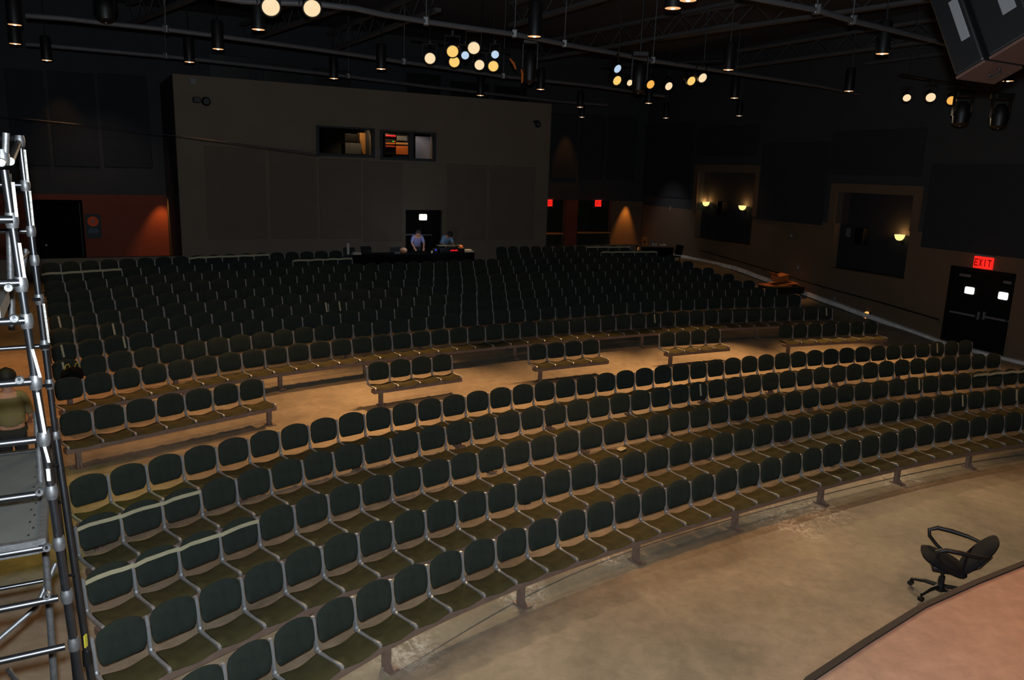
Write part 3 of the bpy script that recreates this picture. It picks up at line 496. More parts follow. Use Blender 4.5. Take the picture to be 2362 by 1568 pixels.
# ------------------------------------------------------------------ pendant downlights
def mk_pendant():
    e = empty('pendant_downlight'); b = MB(); b.lathe([(.125, 0), (.13, .005), (.13, .58), (.10, .62), (.03, .63)], Matrix.Identity(4), 20); b.build('can', 'black', e, smooth=True)
    b = MB(); b.lathe([(.119, .006), (.119, -.002)], Matrix.Identity(4), 20); b.build('reflector', 'e_down', e)
    b = MB(); b.lathe([(.035, -.003), (.03, -.012), (.01, -.018)], Matrix.Identity(4), 12); b.build('bulb', 'e_downc', e)
    b = MB(); b.tube([(0, 0, .62), (0, 0, TOP - ZL)], .014, 6); b.build('stem', 'black', e); return e
def dup(root):
    r = root.copy(); COL.objects.link(r)
    for ch in root.children:
        c = ch.copy(); COL.objects.link(c); c.parent = r
        for g_ in ch.children: d = g_.copy(); COL.objects.link(d); d.parent = c
    return r
PEND = [(34, 57, 'upper of the two by the left edge'), (35, 101, 'lower of the two by the left edge'), (108, 139, 'leftmost dim one above the left panels'), (503, 113, 'right of centre in the three above the booth left corner'), (596, 68, 'left below the first pair of stage lamps'), (437, 143, 'just above the booth left corner'), (879, 159, 'above and right of the left booth window'), (770, 181, 'above the left booth window'), (1108, 220, 'above the booth roof near its right end'), (1233, 84, 'large, right of the central lamp cluster'), (1247, 206, 'above the booth right corner'), (1338, 247, 'upper of two small ones right of the booth'), (1342, 270, 'lower of two small ones right of the booth'), (1496, 238, 'below the right stage lamp cluster'), (1536, 272, 'small dim one in the far right corner'), (1552, 19, 'largest one at the top edge'), (1587, 1, 'cut by the top edge'), (1680, 161, 'at the right end of the right lamp cluster'), (1694, 226, 'below the right lamp cluster, above the far niche'), (1705, 267, 'small one above the far niche top'), (1958, 210, 'between the right lamp cluster and the last stage lamps'), (2035, 124, 'large one left of the hanging speakers'), (2178, 250, 'below the last stage lamps'), (2325, 187, 'at the tip of the hanging speakers')]
pr = mk_pendant(); PW = []
for k, (x, y, t_) in enumerate(PEND):
    o = pr if k == 0 else dup(pr); o.location = at_z(x, y, ZL); tag(o, 'black cylinder downlight, ' + t_, 'ceiling light', 'black cylinder downlights'); PW.append(o.location.copy())
# unseen downlights added over the front block, above the frame
spot('unseen_aisle_spot', (-5.0, 6.6, ZL), (-4.7, 6.9, 0), 380, (1, .5, .22), 30, .8, .1)
for a_, c_, w_ in (((-1.9, 22.4), (-5.2, 14.6), 2600), ((-1.2, 22.4), (-1.6, 16.6), 2600), ((4.4, 24.2), (2.4, 18.8), 3000), ((6.2, 25.2), (6.2, 20.8), 3200), ((9.0, 26.0), (10.2, 22.0), 2600)):
    spot('stage_lamp_beam', (a_[0], a_[1], ZP - .36), (c_[0], c_[1], .45), w_ * 1.5, (1, .50, .19), 40, .9, .06)
EXTRA = [(-1.2, 11.5), (1.6, 8.6), (-3.2, 12.3), (6.9, 11.4), (10.8, 15.4), (13.6, 16.5)]
for p in PW:
    pw_ = 700 if p.y < 20.5 and p.x > -6 else (220 if p.y < 23 else 90); spot('downlight_lamp', p + Vector((0, 0, -.04)), p + Vector((0, 0, -3)), pw_, WARM, 60, .9, .10)
for x, y in EXTRA: spot('downlight_lamp', (x, y, ZL), (x, y, 0), 240, WARM, 78, .9, .10)  # added lamps without fixtures, lightening the front rows and their floor
# ------------------------------------------------------------------ stage lights
def mk_stage_light(lit):
    e = empty('stage_light'); b = MB(); R = .125
    b.lathe([(R * .55, -.42), (R * .8, -.36), (R * .85, -.12), (R * 1.15, -.08), (R * 1.2, 0), (R * 1.05, .004), (R * 1.0, -.02)], Matrix.Identity(4), 20); b.build('housing', 'black', e, smooth=True)
    b = MB(); b.lathe([(R * 1.0, -.01), (R * .8, .012), (R * .3, .03)], Matrix.Identity(4), 20); b.build('lens', lit, e, smooth=True)
    b = MB()
    for s_ in (-1, 1): b.box(s_ * R * 1.3 - .006, s_ * R * 1.3 + .006, -.02, .28, -.24, -.20)
    b.box(-R * 1.3, R * 1.3, .27, .285, -.24, -.20); b.box(-.03, .03, .28, .40, -.25, -.19, bev=.01); b.build('yoke', 'black', e); return e
ST = [(625, 17, 'e_pale', 1.15), (720, 20, 'e_pale', 1.1), (992, 135, 'e_pale', 1), (1044, 119, 'e_warm', 1), (1048, 143, 'e_warm', 1), (1093, 111, 'e_pale', 1), (1106, 150, 'e_pale', .95), (1138, 153, 'e_warm', 1), (1073, 128, 'e_blue', .7), (1142, 126, 'e_blue', .68),
      (1425, 159, 'e_blue', .8), (1424, 186, 'e_warm', 1), (1453, 191, 'e_pale', .7), (1501, 195, 'e_amber', .95), (1543, 199, 'e_pale', .9), (1595, 187, 'e_warm', .95), (1621, 180, 'e_pale', .95), (2092, 226, 'e_pale', .75), (2147, 225, 'e_pale', .95), (2195, 232, 'e_amber', .95)]
ST_T = ['left of the pair at the top edge', 'right of the pair at the top edge', 'leftmost of the central cluster', 'upper left of the central cluster', 'lower left of the central cluster, under another warm one', 'topmost of the central cluster', 'lower middle of the central cluster', 'rightmost low one of the central cluster', 'between warm lamps inside the central cluster', 'at the upper right of the central cluster', 'above the left end of the right cluster', 'at the left end of the right cluster', 'half hidden, second in the right cluster', 'third along the right cluster', 'fourth along the right cluster', 'fifth along the right cluster', 'at the right end of the right cluster', 'smallest, first of the last three', 'middle of the last three', 'last of the three, below the hanging speakers']
CN = {'e_pale': 'pale', 'e_warm': 'warm yellow', 'e_blue': 'cool blue', 'e_amber': 'amber'}; protos = {}
for k, (x, y, c, s_) in enumerate(ST):
    if c not in protos: protos[c] = mk_stage_light(c); o = protos[c]
    else: o = dup(protos[c])
    zz = ZP - .38; p = at_z(x, y, zz)
    if k in (17, 18, 19): p = at_y(x, y, 21 + .8 * (k - 17))
    o.location = p; tgt = Vector((1.0, 3, 1.2)) if k < 10 else (Vector((10.0, 8.0, .5)) if k < 17 else Vector((6.5, 8.0, .5))); d = tgt - p
    q = d.to_track_quat('Z', 'Y'); o.rotation_mode = 'QUATERNION'; o.rotation_quaternion = q; o.scale = (s_,) * 3
    tag(o, '%s glowing stage lamp, %s' % (CN[c], ST_T[k]), 'stage light', 'glowing stage lamps')
    col = {'e_pale': (1, .80, .52), 'e_warm': (1, .68, .36), 'e_amber': (1, .52, .18), 'e_blue': (.6, .75, 1)}[c]
    if c != 'e_blue': spot('stage_lamp_beam', p + d.normalized() * .08, tgt, SPOT_W * (.5 if k in (0, 1) else 1), col, 52, .8, .05)
for nm_, ks in (('central', (2, 4, 7)), ('right', (11, 13, 16)), ('last', (17, 18, 19)), ('first', (0, 1))):
    pp_ = [at_y(ST[k][0], ST[k][1], 21 + .8 * (k - 17)) if k >= 17 else at_z(ST[k][0], ST[k][1], ZP - .38) for k in ks]; a, c = pp_[0], pp_[-1]; d = (c - a).normalized(); zt_ = max(p.z for p in pp_) + .42
    b = MB(); b.tube([Vector((a.x, a.y, zt_)) - d * .5, Vector((c.x, c.y, zt_)) + d * .5], .026, 8); e = empty('lamp_batten'); b.build('pipe', 'black', e); tag(e, 'short black batten carrying the %s group of stage lamps' % nm_, 'lamp batten', 'lamp battens')
    b = MB()
    for q_ in (a, c): b.tube([Vector((q_.x, q_.y, zt_)), Vector((q_.x, q_.y, TOP))], .014, 6)
    b.build('drop_rod', 'black', e)
# dark moving heads and unlit lamps
for k, (x, y, R, L, t_) in enumerate(((242, 22, .20, .5, 'hanging at the top left'), (1222, 155, .16, .75, 'beside the central cluster on its right'), (1474, 180, .17, .7, 'in the middle of the right cluster'), (2218, 262, .19, .55, 'left of the two under the speakers'), (2306, 268, .19, .55, 'right of the two under the speakers'))):
    p = at_y(x, y, 17 if k == 0 else (20 if k < 3 else 19)); e = empty('moving_light', loc=p); tag(e, 'unlit black moving light ' + t_, 'stage light', 'unlit moving lights')
    b = MB(); b.lathe([(R * .5, -L / 2), (R * .9, -L / 2 + .06), (R, 0), (R * .85, L / 2 - .08), (R * .4, L / 2)], Matrix.Identity(4), 18); b.build('head', 'black', e, smooth=True)
    b = MB(); b.box(-R * 1.15, -R * 1.02, -.05, .05, -.05, L * .7); b.box(R * 1.02, R * 1.15, -.05, .05, -.05, L * .7); b.box(-R * 1.15, R * 1.15, -.12, .12, L * .7, L * .7 + .12, bev=.02); b.build('yoke', 'black', e)
    b = MB(); b.tube([(0, 0, L * .7 + .1), (0, 0, TOP - p.z)], .02, 6); b.build('stem', 'black', e)
    b = MB(); b.lathe([(R * .12, 0), (R * .1, -.02)], Matrix.Translation((0, 0, -L / 2)), 12); b.build('lens', 'grey', e)
# glints of frosted barn doors, the orange lamp light painted as their colour
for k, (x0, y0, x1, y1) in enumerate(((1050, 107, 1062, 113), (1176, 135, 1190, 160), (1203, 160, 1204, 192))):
    a = at_y(x0, y0, 21); c = at_y(x1, y1, 21); b = MB(); b.tube([a, (a + c) / 2 + Vector((.02, 0, .01)), c], [.02, .035, .02], 8); tag(b.build('barn_door_glint', 'orange'), 'orange lit flap of metal, ' + ['above the central lamp cluster', 'right of the central lamp cluster', 'lowest one right of the cluster'][k], 'barn door', 'lit barn door flaps')
# ------------------------------------------------------------------ hanging speakers, top right
C0 = ray(2205, 183).normalized() * 9 + Vector((0, 0, CAMZ)); E3 = Vector((.875, .485, 0)); E2 = Vector((.432, -.78, .454)); E1 = Vector((-.22, .397, .891))
def spk(k, s0, s1):
    T = Matrix(((E2.x, E3.x, E1.x, C0.x), (E2.y, E3.y, E1.y, C0.y), (E2.z, E3.z, E1.z, C0.z), (0, 0, 0, 1)))
    e = empty('hanging_speaker', T); tag(e, 'large black hanging loudspeaker with brown underside, ' + ('left one' if k == 0 else 'right one at the frame corner'), 'speaker', 'hung loudspeakers')
    b = MB(); b.box(s0, s1, 0, .62, .03, 1.5, bev=.02); b.build('cabinet', 'black', e); b = MB(); b.box(s0, s1, 0, .62, 0, .028, bev=.006); b.build('bottom_panel', 'brownwood', e)
    b = MB(); b.box(s0 + (s1 - s0) * .55, s0 + (s1 - s0) * .85, -.012, 0, .30, .72, bev=.005); b.build('handle_plate', 'grey', e)
    b = MB(); b.tube([((s0 + s1) / 2, .30, -.01), ((s0 + s1) / 2, .30, -.05), ((s0 + s1) / 2 + .1, .30, -.05), ((s0 + s1) / 2 + .1, .30, -.01)], .012, 8); b.build('rigging_eye', 'steel', e)
spk(0, 0, .29); spk(1, .33, .75)
# ------------------------------------------------------------------ seats
def grid_closed(front, back, nu, nv):
    b = MB(); b.v = [tuple(front(i, j)) for j in range(nv + 1) for i in range(nu + 1)] + [tuple(back(i, j)) for j in range(nv + 1) for i in range(nu + 1)]; o = (nu + 1) * (nv + 1); I = lambda i, j: j * (nu + 1) + i
    for j in range(nv):
        for i in range(nu): b.f.append((I(i, j), I(i + 1, j), I(i + 1, j + 1), I(i, j + 1))); b.f.append((o + I(i, j), o + I(i, j + 1), o + I(i + 1, j + 1), o + I(i + 1, j)))
    for i in range(nu): b.f.append((I(i, 0), o + I(i, 0), o + I(i + 1, 0), I(i + 1, 0))); b.f.append((I(i, nv), I(i + 1, nv), o + I(i + 1, nv), o + I(i, nv)))
    for j in range(nv): b.f.append((I(0, j), I(0, j + 1), o + I(0, j + 1), o + I(0, j))); b.f.append((I(nu, j), o + I(nu, j), o + I(nu, j + 1), I(nu, j + 1)))
    b.m = [0] * len(b.f); return b
LEAN = math.tan(math.radians(7)); Z0 = .43; HW = .241
def backrest(nu=12, nv=8):
    def xy(i, j):
        u = -1 + 2 * i / nu; u = math.sin(u * math.pi / 2) * .45 + u * .55; v = j / nv; v = .5 - .5 * math.cos(v * math.pi) if nv > 4 else v
        zt = Z0 + .385 + .062 * (1 - abs(u) ** 2.2) - .030 * (max(0, abs(u) - .86) / .14) ** 2; zb = Z0 + .042 + .010 * u * u + .045 * (max(0, abs(u) - .80) / .20) ** 2
        w = HW * (1 - .07 * (max(0, .3 - v) / .3) ** 2 - .02 * max(0, v - .85) / .15); return u, v, u * w, zb + (zt - zb) * v
    def fr(i, j):
        u, v, x, z = xy(i, j); e = max(abs(u) ** 8, (2 * abs(v - .5)) ** 8); return (x, (z - Z0) * LEAN - .028 + .018 * e - .018 * u * u + .012 * math.sin(v * 3.1) * -1, z)
    def bk(i, j):
        u, v, x, z = xy(i, j); e = max(abs(u) ** 8, (2 * abs(v - .5)) ** 8); return (x, (z - Z0) * LEAN + .012 - .014 * e - .018 * u * u, z)
    return grid_closed(fr, bk, nu, nv)
def cushion(nu=10, nv=8):
    def xy(i, j): u = -1 + 2 * i / nu; v = j / nv; return u, v, u * HW * (.97 + .03 * v), -.052 - (.365 + .03 * (1 - u * u)) * v
    def tp(i, j):
        u, v, x, y = xy(i, j); e = max(abs(u) ** 6, (2 * abs(v - .5)) ** 10); return (x, y, Z0 - .012 + .016 * math.cos(u * 2.6) * (1 - .5 * v) * -1 + .010 * u * u - .018 * e - .03 * max(0, v - .75) / .25 + .0 * (1 - v))
    def bt(i, j):
        u, v, x, y = xy(i, j); return (x * .97, y * .98 - .004, Z0 - .062)
    return grid_closed(tp, bt, nu, nv)
def side_frame(x, n=8):
    b = MB(); pts = [(Z0 - .02, -.002), (Z0 + .05, .002), (Z0 + .15, .014), (Z0 + .28, .03), (Z0 + .37, .05)]
    b.sweep([(Vector((x, y, z)), Vector((1, 0, 0)), Vector((0, 1, 0))) for z, y in pts], [(-.016, -.02), (.016, -.02), (.016, .014), (-.016, .014)])
    b.sweep([(Vector((x, -.01, Z0 - .005)), Vector((1, 0, 0)), Vector((0, 0, 1))), (Vector((x, -.2, Z0 - .018)), Vector((1, 0, 0)), Vector((0, 0, 1))), (Vector((x, -.40, Z0 - .01)), Vector((1, 0, 0)), Vector((0, 0, 1))), (Vector((x, -.43, Z0 - .03)), Vector((1, 0, 0)), Vector((0, 0, 1)))], [(-.017, -.022), (.017, -.022), (.017, .006), (-.017, .006)])
    b.tube([(x, -.012, Z0 + .012), (x, -.028, Z0 + .018), (x, -.045, Z0 + .01)], [.012, .026, .012], n); return b
def attach(parent, pieces):
    for nm, b, m, s_ in pieces: b.build(nm, m, parent, smooth=s_)
seat0 = empty('auditorium_seat'); attach(seat0, [('backrest', backrest(), 'fabric', True), ('seat_cushion', cushion(), 'cushion', True), ('side_frame', side_frame(P / 2), 'alu', False)])
endf = side_frame(-P / 2).build('side_frame', 'alu'); endmesh = endf.data; bpy.data.objects.remove(endf)
RN = {1: 'front row', 2: 'second row', 3: 'third row', 4: 'fourth row', 5: 'fifth row', 7: 'seventh row', 60: 'left seven-seat aisle bench', 61: 'leftmost four-seat aisle bench', 62: 'middle four-seat aisle bench', 63: 'rightmost four-seat aisle bench', 64: 'right seven-seat aisle bench'}
for k in range(9): RN[8 + k] = ordn(8 + k) + ' row'
cand = []
for r, nd, zn in rows:
    for i in range(len(nd) - 1):
        a, c = nd[i], nd[i + 1]; m_ = (a + c) / 2; px, py = proj((m_[0], m_[1], zn + .2)); rad = math.hypot(*m_)
        if px > W + 45 or px < -20 or py > H + 60: continue
        if r == 15 and 806 < px < 1140: continue
        if r == 16 and (782 < px < 1150 or px > 1466): continue
        if r == 15 and px > 1508: continue
        cand.append((rad, r, i, float(m_[0]), float(m_[1]), math.atan2(c[1] - a[1], c[0] - a[0]), zn - Z0, px, py))
ind = sorted(cand)[:300]; far = sorted(cand)[300:]; first = {}
for c in ind: first.setdefault(c[1], []).append(c[2])
firsti = {}
for c in cand: firsti[c[1]] = min(firsti.get(c[1], 999), c[2])
used = False; SE = {}
for rad, r, i, x, y, h, z, px, py in sorted(ind, key=lambda c: (c[1], c[2])):
    if not used: o = seat0; used = True
    else: o = dup(seat0)
    o.location = (x, y, z); o.rotation_euler = (0, 0, h); SE[(r, i)] = (x, y, h, z)
    k = i - firsti[r] + 1; rn = RN[r]
    tag(o, 'dark green seat, %s from the %s in the %s' % (ordn(k), 'bottom left end' if r == 1 else 'left end', rn), 'theater seat', ('seats on the ' if r >= 60 else 'seats in the ') + rn)
    if i == firsti[r] and r != 1:
        f_ = bpy.data.objects.new('side_frame', endmesh); COL.objects.link(f_); f_.parent = o
# the remaining seats far back
fb = MB(); BRb = backrest(6, 4); CU = cushion(4, 3); SF = side_frame(P / 2, 5)
for rad, r, i, x, y, h, z, px, py in far:
    SE[(r, i)] = (x, y, h, z); T = Matrix.Translation((x, y, z)) @ Matrix.Rotation(h, 4, 'Z'); c_, s_ = math.cos(h), math.sin(h)
    for src, mi in ((BRb, 0), (CU, 1), (SF, 2)): fb.add([(x + vx * c_ - vy * s_, y + vx * s_ + vy * c_, z + vz) for vx, vy, vz in src.v], src.f, mi)
fs = fb.build('auditorium_seat', ['fabric', 'cushion', 'alu'], smooth=True, fix=False); tag(fs, 'remaining dark green seats of the far rows at the back of the hall', 'theater seat', kind='stuff')
# beams and legs
LEGMESH = None
def leg_mesh():
    b = MB(); b.box(-.04, .04, -.04, .04, -.03, .3); b.box(-.07, .07, -.15, .09, -.02, .012); b.add([(-.006, -.14, .012), (.006, -.14, .012), (.006, -.04, .012), (-.006, -.04, .012), (-.006, -.04, .12), (.006, -.04, .12)], [(0, 1, 2, 3), (0, 4, 5, 1), (2, 5, 4, 3), (0, 3, 4), (1, 5, 2)]); return b
for r, nd, zn in rows:
    sel = [c for c in cand if c[1] == r]
    if not sel: continue
    i0, i1 = min(c[2] for c in sel), max(c[2] for c in sel) + 1
    segs = [(i0, i1)]
    if r in (15, 16):
        idx = sorted(c[2] for c in sel); cut = [k for k in range(len(idx) - 1) if idx[k + 1] - idx[k] > 1]; segs = [(idx[0], idx[cut[0]] + 1), (idx[cut[0] + 1], idx[-1] + 1)] if cut else segs
    for si, (s0, s1) in enumerate(segs):
        e = empty('seat_beam', loc=(float(nd[s0][0]), float(nd[s0][1]), zn - Z0)); sfx = '' if len(segs) == 1 else (', left half' if si == 0 else ', right half')
        if r >= 60: lb_ = 'brown steel beam under the ' + RN[r]
        else: lb_ = 'brown steel beam on legs under the seats of the ' + RN[r] + sfx
        tag(e, lb_, 'seat beam', 'seat beams'); b = MB(); fr = []; org = Vector((float(nd[s0][0]), float(nd[s0][1]), 0))
        for i in range(s0, s1 + 1):
            a = nd[max(i - 1, s0)]; c = nd[min(i + 1, s1)]; d = Vector((c[0] - a[0], c[1] - a[1], 0)).normalized(); bkw = Vector((-d.y, d.x, 0)); fr.append((Vector((float(nd[i][0]), float(nd[i][1]), 0)) - org - bkw * .31, bkw, Vector((0, 0, 1)), d))
        fr[0] = (fr[0][0] - fr[0][3] * .03, *fr[0][1:]); fr[-1] = (fr[-1][0] + fr[-1][3] * .03, *fr[-1][1:])
        b.sweep([f_[:3] for f_ in fr], [(-.10, .285), (.06, .285), (.06, .366), (-.10, .366)]); b.build('beam', 'beam', e)
        if LEGMESH is None: t_ = leg_mesh().build('leg', 'beam'); LEGMESH = t_.data; bpy.data.objects.remove(t_)
        pos_ = list(range(s0, s1, 4)) if s1 - s0 > 8 else ([s0, s1 - 1] if s1 - s0 <= 5 else [s0, (s0 + s1) // 2, s1 - 1])
        if r > 8: pos_ = pos_[::2]
        for i in pos_:
            f0, f1 = fr[i - s0], fr[i - s0 + 1]; t = .35 if i != s1 - 1 or len(pos_) > 4 else .8; p = f0[0].lerp(f1[0], t); l = bpy.data.objects.new('leg', LEGMESH); COL.objects.link(l); l.parent = e; l.location = (p.x, p.y, 0); l.rotation_euler = (0, 0, math.atan2(f0[3].y, f0[3].x))
# ------------------------------------------------------------------ tape
def seat_pt(s, u, z, y=0):
    x, yy, h, z0 = s; lx = u * P / 2; return Vector((x + lx * math.cos(h) - y * math.sin(h), yy + lx * math.sin(h) + y * math.cos(h), z0 + z))
def ribbon(pts, w, label, group, m='tape'):
    b = MB(); n = len(pts)
    for i, (p, nr, wd_) in enumerate(pts): b.v += [tuple(p - wd_ * w / 2), tuple(p + wd_ * w / 2), tuple(p + wd_ * w / 2 + nr * .004), tuple(p - wd_ * w / 2 + nr * .004)]
    for i in range(n - 1):
        for j in range(4): b.f.append((i * 4 + j, i * 4 + (j + 1) % 4, (i + 1) * 4 + (j + 1) % 4, (i + 1) * 4 + j))
    b.f += [(3, 2, 1, 0), tuple((n - 1) * 4 + j for j in range(4))]; b.m = [0] * len(b.f); return tag(b.build('tape_strip', m), label, 'tape', group)
def htape(r, i0, i1, label, z=.785, w=.05):
    pts = []
    for i in range(i0, i1 + 1):
        if (r, i) not in SE: continue
        s = SE[(r, i)]; h = s[2]; nr = Vector((math.sin(h), -math.cos(h), 0))
        for u in (-1, -.5, 0, .5, .92): pts.append((seat_pt(s, u, z + random.uniform(-.008, .008) + .012 * (1 - u * u), -.035 + .01 * (1 - abs(u))), nr, (Vector((0, 0, 1)) + nr * random.uniform(-.1, .1)).normalized()))
    if len(pts) > 1: ribbon(pts, w, label, 'horizontal tape over seat backs')
def nearest(px, py, zoff=.7, only=None):
    best = None
    for k_, s in SE.items():
        if only and k_[0] not in only: continue
        q = proj((s[0], s[1], s[3] + zoff)); d = (q[0] - px) ** 2 + (q[1] - py) ** 2
        if best is None or d < best[0]: best = (d, k_, q)
    return best
f3 = firsti[3]; f4 = firsti[4]
htape(4, f4, f4 + 2, 'masking tape over the first three seats of the fourth row'); htape(3, f3, f3 + 3, 'masking tape over the first four seats of the third row')
def span(r, x0, x1):
    ks = [k_[1] for k_, s in SE.items() if k_[0] == r and x0 <= proj((s[0], s[1], s[3] + .8))[0] <= x1]; return (min(ks), max(ks)) if ks else None
for r, x0, x1, t_ in ((15, 92, 272, 'at the far left of the fifteenth row'), (16, 455, 610, 'in the back row, left of the centre'), (15, 672, 806, 'in the fifteenth row, just left of the mixing table'), (15, 1392, 1505, 'at the right end of the fifteenth row'), (16, 1350, 1465, 'at the right end of the back row'), (3, 2240, 2372, 'in the third row at the right edge of the photo'), (15, 1092, 1140, 'in the fifteenth row, just right of the mixing table')):
    s_ = span(r, x0, x1)
    if s_: htape(r, s_[0], s_[1], 'tan masking tape ' + t_, .8, .06)
def vtape(px, py, only=None, lean=0, label='', yellow=False):
    _, k_, q = nearest(px, py, .66, only); s = SE[k_]; h = s[2]; nr = Vector((math.sin(h), -math.cos(h), 0)); along = Vector((math.cos(h), math.sin(h), 0)); pts = []
    u = max(-.72, min(.72, (px - q[0]) / max(4, abs(proj(seat_pt(s, 1, .66))[0] - q[0]))))
    for t in range(5):
        z = .58 + t * .065; zz = min(z, .86); pts.append((seat_pt(s, u + lean * (t - 2) * .04, zz, (zz - Z0) * LEAN - .052 - .02 * u * u * 0), nr, along))
    ribbon(pts, .042, label, 'vertical tape on seat backs')
for px, py, only, t_ in ((137, 735, None, 'first seat near the scaffold, farthest of its column'), (144, 806, None, 'first seat near the scaffold, second up its column'), (147, 840, None, 'first seat above the black bag'), (262, 755, None, 'third seat from the left, farther one'), (286, 788, None, 'third seat from the left, nearer one'), (752, 706, None, 'middle back rows, farther of two'), (783, 729, None, 'middle back rows, nearer of two'), (1509, 735, None, 'seventh row above the right four-seat bench'), (1614, 894, None, 'second long row of the front block, centre right'), (1905, 720, None, 'right end of the seventh row'), (2160, 806, (5,), 'fifth row below the double doors'), (2118, 890, None, 'right of the front block, farthest'), (2218, 927, None, 'right of the front block, middle one'), (2342, 925, None, 'front block at the right photo edge')):
    vtape(px, py, only, -.5, 'pale tape strip down a seat back, ' + t_)
# papers left on a seat
_, k_, q_ = nearest(1434, 1050, .43, (3, 4)); s = SE[k_]; b = MB()
T = Matrix.Translation(seat_pt(s, 0, Z0 + .012, -.22)) @ Matrix.Rotation(s[2] + .3, 4, 'Z'); b.add([tuple(T @ Vector(v)) for v in ((-.11, -.05, 0), (.02, -.07, .012), (.11, -.04, .004), (.10, .05, .01), (0, .06, .02), (-.10, .05, .006))] + [tuple(T @ Vector(v)) for v in ((-.11, -.05, -.004), (.02, -.07, .008), (.11, -.04, 0), (.10, .05, .006), (0, .06, .016), (-.10, .05, .002))], [(0, 1, 4, 5), (1, 2, 3, 4), (6, 11, 10, 7), (7, 10, 9, 8)] + [(i, 6 + i, 6 + (i + 1) % 6, (i + 1) % 6) for i in range(6)])
tag(b.build('crumpled_paper', 'tape'), 'small crumpled tan paper lying on a front block seat cushion', 'paper')
# black bag with yellow handles on a seat
_, k_, q_ = nearest(150, 862, .5, (7, 8)); s = SE[k_]; e = empty('bag', loc=seat_pt(s, .1, Z0 + .04, -.20), rz=s[2]); tag(e, 'black bag with yellow handles on the first seat near the scaffold', 'bag')
b = MB(); b.lathe([(.10, 0), (.19, .03), (.21, .12), (.19, .22), (.12, .29), (.03, .31)], Matrix.Scale(.75, 4, (0, 1, 0)), 20); b.build('bag_body', 'blackfab', e, smooth=True)
for x_ in (-.09, .09): b = MB(); b.tube([(x_ - .05, -.04, .27), (x_ - .03, -.05, .36), (x_ + .02, -.05, .38), (x_ + .05, -.04, .28)], .01, 6); b.build('handle', mat('yellow_strap', (170, 160, 50), .8), e)
